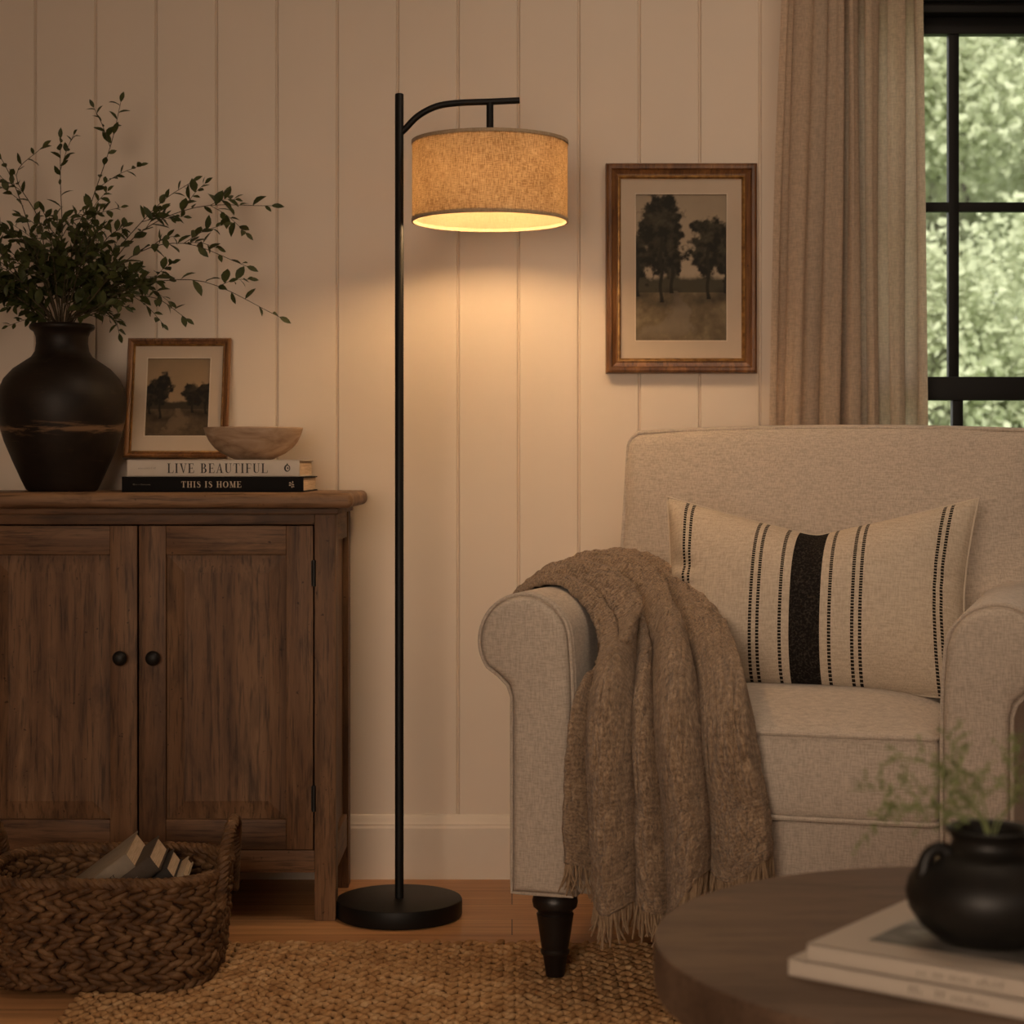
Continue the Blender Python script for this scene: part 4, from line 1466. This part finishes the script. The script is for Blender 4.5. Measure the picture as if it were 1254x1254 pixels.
bk = MB().rbox(((bx0 + bx1) / 2, 0.640, bcz), (bhx, bhy, bhz), 0.032, 5, (26, 4, 20), fn=backfn).build('backrest', M['chair'], chair, angle=180)
path = []
for k, p in enumerate(rrect_path(0, 0, bhx - 0.006, bhz - 0.006, 0.03, 0, 8)):
    path.append(p)
dense = []
for k in range(len(path)):
    a, c = Vector(path[k]), Vector(path[(k + 1) % len(path)])
    m_ = max(1, int((c - a).length / 0.03))
    for q_ in range(m_):
        p = a.lerp(c, q_ / m_)
        w = Vector((p.x, -bhy + 0.012, p.y))
        w2 = Vector(backfn(w))
        w2.y = -bhy + 0.012 + LEAN * (w.z + bhz)
        dense.append((w2.x + (bx0 + bx1) / 2, w2.y + 0.640, w2.z + bcz))
# the seam lies on the rounded front edge
MB().tube(dense, 0.0036, 7, closed=True).build('piping', M['chair'], bk)
# turned legs
lp = [(0.030, 0.150), (0.030, 0.146), (0.0335, 0.142), (0.039, 0.134), (0.0405, 0.126), (0.0385, 0.117), (0.0310, 0.111), (0.0300, 0.108), (0.0330, 0.105), (0.0318, 0.100), (0.0275, 0.070), (0.0245, 0.050),
      (0.0235, 0.047), (0.0260, 0.043), (0.0255, 0.039), (0.0225, 0.036), (0.0215, 0.034), (0.0165, 0.002), (0.0155, 0.0)]
for (lx_, ly_, zb) in ((0.062, 0.055, 0.011), (AW - 0.062, 0.055, 0.011), (0.062, 0.715, 0.0), (AW - 0.062, 0.715, 0.0)):
    k_ = (0.168 - zb) / 0.150
    MB().lathe([(r_, z_ * k_) for (r_, z_) in reversed(lp)], 28, (lx_, ly_, zb)).build('leg', M['leg'], chair, angle=35)

# ------------------------------------------------------------------ LUMBAR PILLOW
pil = empty('lumbar_pillow', (0, 0, 0), label='oblong cream lumbar pillow with black stripes on the armchair seat', cat='pillow')
PWH, PHH, PT = 0.297, 0.182, 0.098
nu, nv = 81, 41


def pillow_pt(u, v, side):
    x = PWH * u * (1 - 0.075 * (1 - abs(v) ** 1.6) * abs(u) ** 2)
    dip = 0.070 * (1 - math.sqrt(u * u + 0.004) / 1.002) ** 1.1 * max(0.0, (v + 0.2) / 1.2) ** 1.5
    bot = 0.020 * (1 - u * u) * max(0.0, -v) ** 2
    z = PHH * v - dip + bot * 0.0
    z += 0.010 * (abs(u) ** 3) * v
    e = max(0.0, (1 - abs(u) ** 2.6)) ** 0.62 * max(0.0, (1 - abs(v) ** 2.4)) ** 0.62
    y = side * PT * e
    # chop crease and soft wrinkles near the short sides
    y -= side * 0.060 * math.exp(-(abs(u) / 0.11) ** 1.4) * max(0, v) ** 1.6 * e
    wr = math.exp(-((abs(u) - 0.9) / 0.12) ** 2)
    y += side * (0.012 if u < 0 else 0.006) * wr * math.sin(v * 15 + u * 9 + 3 * math.sin(v * 5)) * e ** 0.4
    return (x, y, z)


pm = MB()
for side in (-1, 1):
    P = [[pillow_pt(-1 + 2 * j / (nu - 1), -1 + 2 * i / (nv - 1), side) for j in range(nu)] for i in range(nv)]
    pm.grid(P, uv=True)
po = pm.build('pillow_cover', M['pillow'], pil, angle=180, recalc=True)
seam = []
for k in range(60): seam.append(pillow_pt(-1 + 2 * k / 60, -1, -1))
for k in range(30): seam.append(pillow_pt(1, -1 + 2 * k / 30, -1))
for k in range(60): seam.append(pillow_pt(1 - 2 * k / 60, 1, -1))
for k in range(30): seam.append(pillow_pt(-1, 1 - 2 * k / 30, -1))
MB().tube(seam, 0.0022, 6, closed=True).build('seam_edge', M['matedge'], pil)
R = Matrix.Rotation(TH_, 4, 'Z')
pil.matrix_world = Matrix.Translation(CH) @ R @ Matrix.Translation((0.462, 0.405, 0.668)) @ Matrix.Rotation(math.radians(-20), 4, 'X')
pil.location = (Matrix.Translation(CH) @ R @ Vector((0.462, 0.405, 0.668)))
pil.rotation_euler = (R @ Matrix.Rotation(math.radians(-20), 4, 'X')).to_euler()

# ------------------------------------------------------------------ THROW BLANKET
throw = empty('throw_blanket', CH, TH_, label='brown woven throw with fringe draped over the armchair arm and seat', cat='blanket')
cL = [(-0.064, 0.165, 0.610), (-0.042, 0.165, 0.659), (0.022, 0.150, 0.688), (0.090, 0.120, 0.649), (0.119, 0.080, 0.585), (0.123, 0.030, 0.520), (0.124, -0.022, 0.455), (0.124, -0.034, 0.330), (0.126, -0.036, 0.215)]
cM = [(-0.062, 0.340, 0.600), (-0.040, 0.345, 0.670), (0.025, 0.350, 0.703), (0.098, 0.325, 0.672), (0.165, 0.245, 0.604), (0.228, 0.130, 0.545), (0.275, -0.030, 0.478), (0.288, -0.056, 0.330), (0.292, -0.056, 0.195)]
cR = [(-0.060, 0.520, 0.600), (-0.038, 0.525, 0.672), (0.030, 0.535, 0.708), (0.112, 0.500, 0.685), (0.212, 0.415, 0.625), (0.315, 0.270, 0.556), (0.418, -0.012, 0.480), (0.446, -0.030, 0.350), (0.456, -0.032, 0.272)]
NV, NU = 330, 300
A, B, C = catmull(cL, NV), catmull(cM, NV), catmull(cR, NV)
S = np.zeros((NV, NU, 3))
for i in range(NV):
    for j in range(NU):
        u = j / (NU - 1)
        la, lb, lc = 2 * (u - .5) * (u - 1), -4 * u * (u - 1), 2 * u * (u - .5)
        S[i, j] = np.array(A[i]) * la + np.array(B[i]) * lb + np.array(C[i]) * lc
dU = np.gradient(S, axis=1); dV = np.gradient(S, axis=0)
Nn = np.cross(dV, dU); Nn /= np.linalg.norm(Nn, axis=2, keepdims=True) + 1e-9
if Nn[int(NV * .7), NU // 2, 1] > 0: Nn = -Nn
ii, jj = np.mgrid[0:NV, 0:NU]
vv = ii / (NV - 1); uu = jj / (NU - 1)
# folds: ridges that run the length of the cloth, deeper where it hangs
valleys = np.array([-0.16, 0.12, 0.33, 0.47, 0.70, 1.12, 1.3])
wob = 0.035 * np.sin(vv * 4.4 + 0.5) + 0.012 * np.sin(vv * 11 + 1.0)
uw = uu + wob * np.sin(np.pi * np.clip(uu, 0, 1))
kk = np.clip(np.searchsorted(valleys, uw) - 1, 0, len(valleys) - 2)
fr_ = (uw - valleys[kk]) / (valleys[kk + 1] - valleys[kk])
hts = np.array([0.95, 1.30, 0.70, 1.35, 1.05, 0.8])[kk]
ridge = hts * np.clip(np.sin(np.pi * np.clip(fr_, 0, 1)), 0, 1) ** 0.56
amp = 0.013 + 0.052 * sstep(0.15, 0.52, vv)
edge_ = 0.25 + 0.75 * sstep(0.0, 0.07, uu) * sstep(0.0, 0.05, 1 - uu)
ridge = ridge * edge_
fine = (fbm(NV, NU, 40, 77, 3) - 0.5)
knit = (fbm(NV, NU, 6, 78, 2) - 0.5)
disp = amp * ridge + 0.010 * fine * edge_ + 0.0120 * knit + 0.0050
S2 = S + Nn * disp[..., None]
# a few folds also swing sideways
S2[..., 0] += 0.006 * np.sin(uu * 17 + vv * 4) * sstep(0.35, 0.9, vv)
# uneven lower hem
hem = (0.020 * np.sin(uu * 9 + 1.2) + 0.016 * np.sin(uu * 21)) * sstep(0.75, 1.0, vv)
S2[..., 2] += hem
tm = MB(); tm.grid([[tuple(S2[i, j]) for j in range(NU)] for i in range(NV)], uv=True)
to = tm.build('woven_cloth', M['throw'], throw, angle=180, recalc=False)
md = to.modifiers.new('thick', 'SOLIDIFY'); md.thickness = 0.008; md.offset = 0
fg = MB()
rf = random.Random(8)
for k in range(150):
    j = (NU - 1) * (k + rf.uniform(-.3, .3)) / 149
    j = int(max(0, min(NU - 1, j)))
    p = Vector(S2[NV - 1, j]) + Vector((0, 0, 0.004))
    L = rf.uniform(0.040, 0.062) + 0.02 * max(0.0, k / 119 - 0.7) / 0.3
    d = Vector((rf.gauss(0, 0.13), rf.gauss(-0.05, 0.10), -1)).normalized()
    p1 = p + d * L * .5 + Vector((rf.gauss(0, .002), -0.001, 0))
    p2 = p + d * L + Vector((rf.gauss(0, .005), rf.gauss(0, .003), 0))
    p2.z = max(p2.z, 0.03)
    fg.tube(catmull([p, p1, p2], 5), [0.0022, 0.0024, 0.0020, 0.0018, 0.0012], 5)
# loose yarn along the free right border
fg.build('fringe', M['fringe'], throw)

# ------------------------------------------------------------------ BASKET
BKX, BKY = -0.715, 3.335
bkt = empty('woven_basket', (BKX, BKY, 0.011), label='brown braided oval basket with rope handles holding slanted books', cat='basket')


def bpath(s, hx_, hy_, r):
    """point and tangent on a rounded rectangle, s in 0..1"""
    lens = []
    segs = [('l', (hx_, -hy_ + r), (hx_, hy_ - r)), ('a', (hx_ - r, hy_ - r), 0), ('l', (hx_ - r, hy_), (-hx_ + r, hy_)), ('a', (-hx_ + r, hy_ - r), 90),
            ('l', (-hx_, hy_ - r), (-hx_, -hy_ + r)), ('a', (-hx_ + r, -hy_ + r), 180), ('l', (-hx_ + r, -hy_), (hx_ - r, -hy_)), ('a', (hx_ - r, -hy_ + r), 270)]
    for g_ in segs:
        lens.append(math.dist(g_[1], g_[2]) if g_[0] == 'l' else r * PI / 2)
    T_ = sum(lens); d = (s % 1.0) * T_
    for g_, l_ in zip(segs, lens):
        if d <= l_:
            f_ = d / l_ if l_ else 0
            if g_[0] == 'l':
                p = (g_[1][0] + (g_[2][0] - g_[1][0]) * f_, g_[1][1] + (g_[2][1] - g_[1][1]) * f_)
                tx, ty = (g_[2][0] - g_[1][0]) / l_, (g_[2][1] - g_[1][1]) / l_
            else:
                a = math.radians(g_[2] + 90 * f_)
                p = (g_[1][0] + r * math.cos(a), g_[1][1] + r * math.sin(a))
                tx, ty = -math.sin(a), math.cos(a)
            return p, (tx, ty), T_
        d -= l_
    return (hx_, -hy_ + r), (0, 1), T_


items = []
NR = 9
BH = 0.182
for row in range(NR):
    z = 0.011 + (BH - 0.012) * row / (NR - 1)
    fl = 0.94 + 0.06 * (row / (NR - 1))
    if row == 0: fl -= 0.03
    hx_, hy_, r_ = 0.203 * fl, 0.152 * fl, 0.105 * fl
    _, _, T_ = bpath(0, hx_, hy_, r_)
    n_ = int(T_ / 0.0285)
    ph = RNG.uniform(0, 1)
    for k in range(n_):
        for s_ in (-1, 1):
            sk = (k + ph + (0.5 if s_ > 0 else 0) + RNG.normal(0, 0.06)) / n_
            (x_, y_), (tx, ty), _ = bpath(sk, hx_, hy_, r_)
            tg = np.array([tx, ty, 0.0]); nr = np.array([ty, -tx, 0.0]); up = np.array([0, 0, 1.0])
            an = s_ * (0.34 + RNG.normal(0, 0.10)) * (1 if row % 2 else -1)
            ax = tg * math.cos(an) + up * math.sin(an) + nr * RNG.normal(0.0, 0.10)
            ax /= np.linalg.norm(ax)
            sd = np.cross(nr, ax)
            c_ = np.array([x_, y_, z + s_ * 0.0050 + RNG.normal(0, 0.0008)]) + nr * RNG.normal(0.001, 0.0012)
            items.append((c_, ax, sd, nr, 0.0215 * RNG.uniform(.85, 1.15), 0.0080 * RNG.uniform(.85, 1.1), 0.0088))
bm_ = MB(); stitches(bm_, items)
body = bm_.build('basket_wall', M['basket'], bkt, angle=180, recalc=False)
# solid core behind the braid, and the bottom
ring = lambda hx_, hy_, r_, z: [(bpath(k / 64, hx_, hy_, r_)[0][0], bpath(k / 64, hx_, hy_, r_)[0][1], z) for k in range(64)]
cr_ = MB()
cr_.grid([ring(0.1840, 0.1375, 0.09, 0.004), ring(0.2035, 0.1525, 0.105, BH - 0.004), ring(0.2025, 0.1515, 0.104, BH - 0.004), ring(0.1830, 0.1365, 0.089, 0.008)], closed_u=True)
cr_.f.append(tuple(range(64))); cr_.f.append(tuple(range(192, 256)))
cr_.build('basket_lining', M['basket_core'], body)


def rope(mb, path, R_, r_, strands=3, turns=10, closed=False):
    path = [Vector(p) for p in path]
    N = len(path)
    for s_ in range(strands):
        out = []
        up = None
        for i, p in enumerate(path):
            a = path[(i - 1) % N] if (closed or i) else p
            b = path[(i + 1) % N] if (closed or i < N - 1) else p
            t_ = (b - a).normalized()
            if up is None: up = t_.orthogonal().normalized()
            up = (up - t_ * up.dot(t_)).normalized()
            an = 2 * PI * (turns * i / (N if closed else N - 1) + s_ / strands)
            out.append(p + (up * math.cos(an) + t_.cross(up) * math.sin(an)) * R_)
        mb.tube(out, r_, 6, closed=closed)


rim = MB()
rope(rim, [(bpath(k / 320, 0.204, 0.153, 0.106)[0][0], bpath(k / 320, 0.204, 0.153, 0.106)[0][1], BH + 0.004) for k in range(320)], 0.0052, 0.0062, 3, 34, True)
rim.build('basket_rim', M['basket'], bkt)
for sx in (1, -1):
    hd = MB()
    pts = [(sx * 0.206, -0.078, BH - 0.055), (sx * 0.209, -0.076, BH - 0.01), (sx * 0.212, -0.066, BH + 0.035), (sx * 0.217, -0.038, BH + 0.072), (sx * 0.219, 0.0, BH + 0.084), (sx * 0.217, 0.038, BH + 0.072), (sx * 0.212, 0.066, BH + 0.035), (sx * 0.209, 0.076, BH - 0.01), (sx * 0.206, 0.078, BH - 0.055)]
    rope(hd, catmull(pts, 90), 0.0055, 0.0062, 3, 13)
    hd.build('handle', M['basket'], bkt)

# the books leaning in the basket
ANG = math.radians(37)


def basket_book(px, py, D, L, Wd, T, cover, label, yaw=0.0):
    """px,py: pixel of the upper spine corner that shows at the top end"""
    e = empty('hardback_book', (0, 0, 0), label=label, cat='book', group='old books slanted in the basket')
    # local: x along the length (towards the open top end), y depth, z thickness with 0 at the upper board
    c = MB()
    w_ = 0.0028
    c.rbox((-L / 2, Wd / 2, -w_ / 2), (L / 2, Wd / 2, w_ / 2), 0.001, 2, 1)
    c.rbox((-L / 2, Wd / 2, -T + w_ / 2), (L / 2, Wd / 2, w_ / 2), 0.001, 2, 1)
    # rounded spine
    pr = []
    for k in range(9):
        a = PI * k / 8
        pr.append((-0.006 * math.sin(a), -T / 2 + T / 2 * math.cos(a)))
    for k in range(8, -1, -1):
        a = PI * k / 8
        pr.append((0.002 - 0.006 * math.sin(a) * .9, -T / 2 + (T / 2 - 0.001) * math.cos(a)))
    n = len(pr)
    v = [(0, p[0], p[1]) for p in pr] + [(-L, p[0], p[1]) for p in pr]
    c.add(v, [tuple(range(n)), tuple(reversed(range(n, 2 * n)))] + [(i, i + n, (i + 1) % n + n, (i + 1) % n) for i in range(n)])
    c.build('cover', cover, e)
    MB().box(-L + 0.004, -0.0035, 0.0005, Wd - 0.006, -T + w_, -w_).build('pages', M['pages'], e, smooth=False)
    q_ = MB()
    small_marks(q_, -0.05, 0.05, 0, 0.009, 18, int(px), 0.0005)
    o = q_.build('spine_marks', M['ink_grey'] if cover is not M['tan_cloth'] else M['brown_cloth'], e, smooth=False, recalc=False)
    o.location = (-0.085, -0.0058, -T / 2)
    e.location = at(px, py, D)
    e.rotation_euler = (Matrix.Rotation(yaw, 4, 'Z') @ Matrix.Rotation(-ANG, 4, 'Y')).to_euler()
    return e


basket_book(154, 1045, 3.285, 0.228, 0.205, 0.034, M['tan_cloth'], 'taupe hardback, uppermost and largest of the slanted books in the basket', 0.10)
basket_book(183, 1048, 3.285, 0.205, 0.185, 0.032, M['brown_cloth'], 'dark brown hardback leaning just under the taupe book in the basket', 0.10)
basket_book(204, 1062, 3.290, 0.180, 0.165, 0.026, M['dark_cloth'], 'charcoal hardback, third in the slanted row inside the basket', 0.10)
basket_book(224, 1068, 3.310, 0.150, 0.14, 0.016, M['cream_cloth'], 'thin cream book, lowest of the slanted books in the basket', 0.10)

# ------------------------------------------------------------------ COFFEE TABLE
TX, TY, TZ, TR = 0.512, 1.925, 0.42, 0.365
tbl = empty('coffee_table', (TX, TY, 0.011), label='round dark wooden coffee table in front of the armchair', cat='table')
MB().lathe([(TR - 0.006, TZ - 0.067), (TR - 0.001, TZ - 0.063), (TR, TZ - 0.058), (TR, TZ - 0.016), (TR - 0.001, TZ - 0.0125), (TR - 0.005, TZ - 0.011)], 120).build('table_top', M['table'], tbl, angle=30)
for k in range(3):
    a = math.radians(90 + 120 * k)
    p0 = Vector((0.20 * math.cos(a), 0.20 * math.sin(a), TZ - 0.068)); p1 = Vector((0.27 * math.cos(a), 0.27 * math.sin(a), 0.0))
    MB().tube([p1, p0], [0.014, 0.022], 14).build('leg', M['table'], tbl)

# books on the table
sdir = Vector((0.804, -0.594, 0)).normalized()
rzb = math.atan2(sdir.y, sdir.x)
tz = TZ
bT = 0.0172


def table_book(corner_px, corner_py, ztop, L, Wd, label, rz, seed):
    D = F * (EYE - ztop) / (corner_py - 570)
    cpt = at(corner_px, corner_py, D)
    s_ = Vector((math.cos(rz), math.sin(rz), 0))
    o = Vector((cpt.x, cpt.y, ztop - bT)) + s_ * (L / 2)
    e = empty('hardback_book', o, rz, label=label, cat='book', group='books on the coffee table')
    c = MB()
    c.rbox((0, Wd / 2, 0.0012), (L / 2, Wd / 2, 0.0012), 0.0008, 2, 1)
    c.rbox((0, Wd / 2, bT - 0.0012), (L / 2, Wd / 2, 0.0012), 0.0008, 2, 1)
    c.rbox((0, 0.0015, bT / 2), (L / 2, 0.0015, bT / 2), 0.0008, 2, 2)
    c.build('cover', M['table_book'], e)
    MB().box(-L / 2 + 0.003, L / 2 - 0.003, 0.003, Wd - 0.003, 0.0024, bT - 0.0024).build('pages', M['pages'], e, smooth=False)
    q_ = MB()
    small_marks(q_, -0.042, 0.048, 0, 0.0062, 17, seed, 0.0004)
    o2 = q_.build('spine_lettering', M['ink_grey'], e, smooth=False, recalc=False)
    o2.location = (0.0, 0.0, bT / 2)
    return e


tb2 = table_book(965, 1173, TZ + bT, 0.315, 0.236, 'plain ivory book lying under the photo-covered one on the coffee table', rzb - 0.02, 31)
tb1 = table_book(988, 1155, TZ + 2 * bT, 0.300, 0.228, 'ivory book with a grey photo on its cover, under the small black vase', rzb, 32)
pr_ = MB().box(-0.108, 0.118, 0.046, 0.196, bT - 0.0002, bT + 0.0005)
pr_.build('cover_photo', M['photo_print'], tb1, smooth=False)

# ------------------------------------------------------------------ SMALL BLACK VASE
KX, KY = (1212 - 627) * 1.795 / F, 1.795
kz = TZ + 2 * bT + 0.0006
kv = empty('black_vase', (KX, KY, kz), label='squat black clay vase with a lug handle on the coffee table books', cat='vase')
kp = [(0.044, 0.0), (0.050, 0.002), (0.066, 0.014), (0.0765, 0.030), (0.0795, 0.044), (0.0765, 0.058), (0.066, 0.072), (0.051, 0.0815), (0.0405, 0.0865), (0.037, 0.0905), (0.0355, 0.096), (0.0375, 0.101), (0.0415, 0.104), (0.0425, 0.1065), (0.0405, 0.1082), (0.0365, 0.107), (0.032, 0.100), (0.034, 0.088), (0.055, 0.074), (0.072, 0.044), (0.05, 0.008), (0.01, 0.006)]
MB().lathe(kp, 56).build('vase_body', M['black_clay'], kv, angle=60)
ha = math.radians(188)
hdir = Vector((math.cos(ha), math.sin(ha), 0)); hup = Vector((0, 0, 1))
pts = [hdir * 0.040 + hup * 0.078, hdir * 0.045 + hup * 0.087, hdir * 0.053 + hup * 0.0885, hdir * 0.061 + hup * 0.084, hdir * 0.065 + hup * 0.074, hdir * 0.066 + hup * 0.062]
MB().tube(catmull(pts, 20), list(0.0062 + 0.003 * np.abs(np.linspace(-1, 1, 20)) ** 2), 12).build('handle', M['black_clay'], kv)


def sprig(pts, label, seed, n=11):
    r = random.Random(seed)
    base = Vector((KX + r.uniform(-.012, .012), KY + r.uniform(-.012, .012), kz + 0.012))
    neck = Vector((KX, KY, kz + 0.104)) + Vector(((pts[0] - Vector((KX, KY, kz + 0.1))).x * 0.16, r.uniform(-.014, .014), 0))
    path = [p - base for p in catmull([base, neck] + pts, 24)]
    sm = MB().tube(path, list(np.linspace(0.0010, 0.0004, 24)), 5)
    lm = MB()
    for k in range(n):
        i = 9 + int(14 * k / n)
        tg = (path[min(i + 1, 23)] - path[i - 1]).normalized()
        sd = tg.orthogonal().normalized(); sd.rotate(Matrix.Rotation(r.uniform(0, 2 * PI), 3, tg))
        L = r.uniform(0.018, 0.042) * (1 - 0.4 * k / n)
        e = path[i] + (tg * r.uniform(.3, .8) + sd).normalized() * L
        tw = catmull([path[i], path[i].lerp(e, .5) + Vector((0, 0, .002)), e], 7)
        sm.tube(tw, 0.00035, 4)
        for q_ in range(11):
            p = tw[int(q_ * 6 / 11)].lerp(tw[min(6, int(q_ * 6 / 11) + 1)], r.random())
            ax = Vector((r.gauss(0, 1), r.gauss(0, 1), r.gauss(.2, .8)))
            leaf(lm, p, ax, Vector((r.gauss(0, 1), -.4, 1)), r.uniform(0.0035, 0.0075), r.uniform(.0009, .0018), 0)
    ob = sm.build('fern_sprig', M['fern'])
    ob.location = base
    tag(ob, label, 'sprig', 'fern sprigs in the small black vase')
    lm.build('leaves', M['fern'], ob, recalc=False, smooth=False)


D1 = 1.80
sp_list = [
    ([(1190, 985), (1150, 965), (1100, 965), (1040, 968)], 'long fern sprig arching level to the left out of the black vase'),
    ([(1185, 1000), (1140, 990), (1085, 1000), (1045, 1040)], 'fern sprig drooping lowest to the left of the black vase'),
    ([(1185, 985), (1160, 950), (1120, 930), (1075, 935)], 'fern sprig arching highest over the left side of the black vase'),
    ([(1188, 985), (1172, 950), (1166, 920), (1163, 895)], 'upright fern sprig rising in front of the seat gap'),
    ([(1205, 985), (1195, 960), (1180, 945), (1170, 960)], 'short fern sprig standing in the middle of the black vase'),
    ([(1238, 985), (1246, 950), (1245, 920), (1247, 900)], 'upright fern sprig at the right side of the black vase'),
    ([(1235, 990), (1255, 960), (1280, 950), (1300, 965)], 'fern sprig leaning right, out of the picture'),
    ([(1185, 1000), (1150, 1000), (1110, 985), (1080, 985)], 'short fern sprig leaning left between the longer ones'),
]
for i, (pp, lab) in enumerate(sp_list):
    sprig([at(x, y, D1 + (0.03 if i % 2 else -0.03) * k / 3) for k, (x, y) in enumerate(pp)], lab, 50 + i, 14)
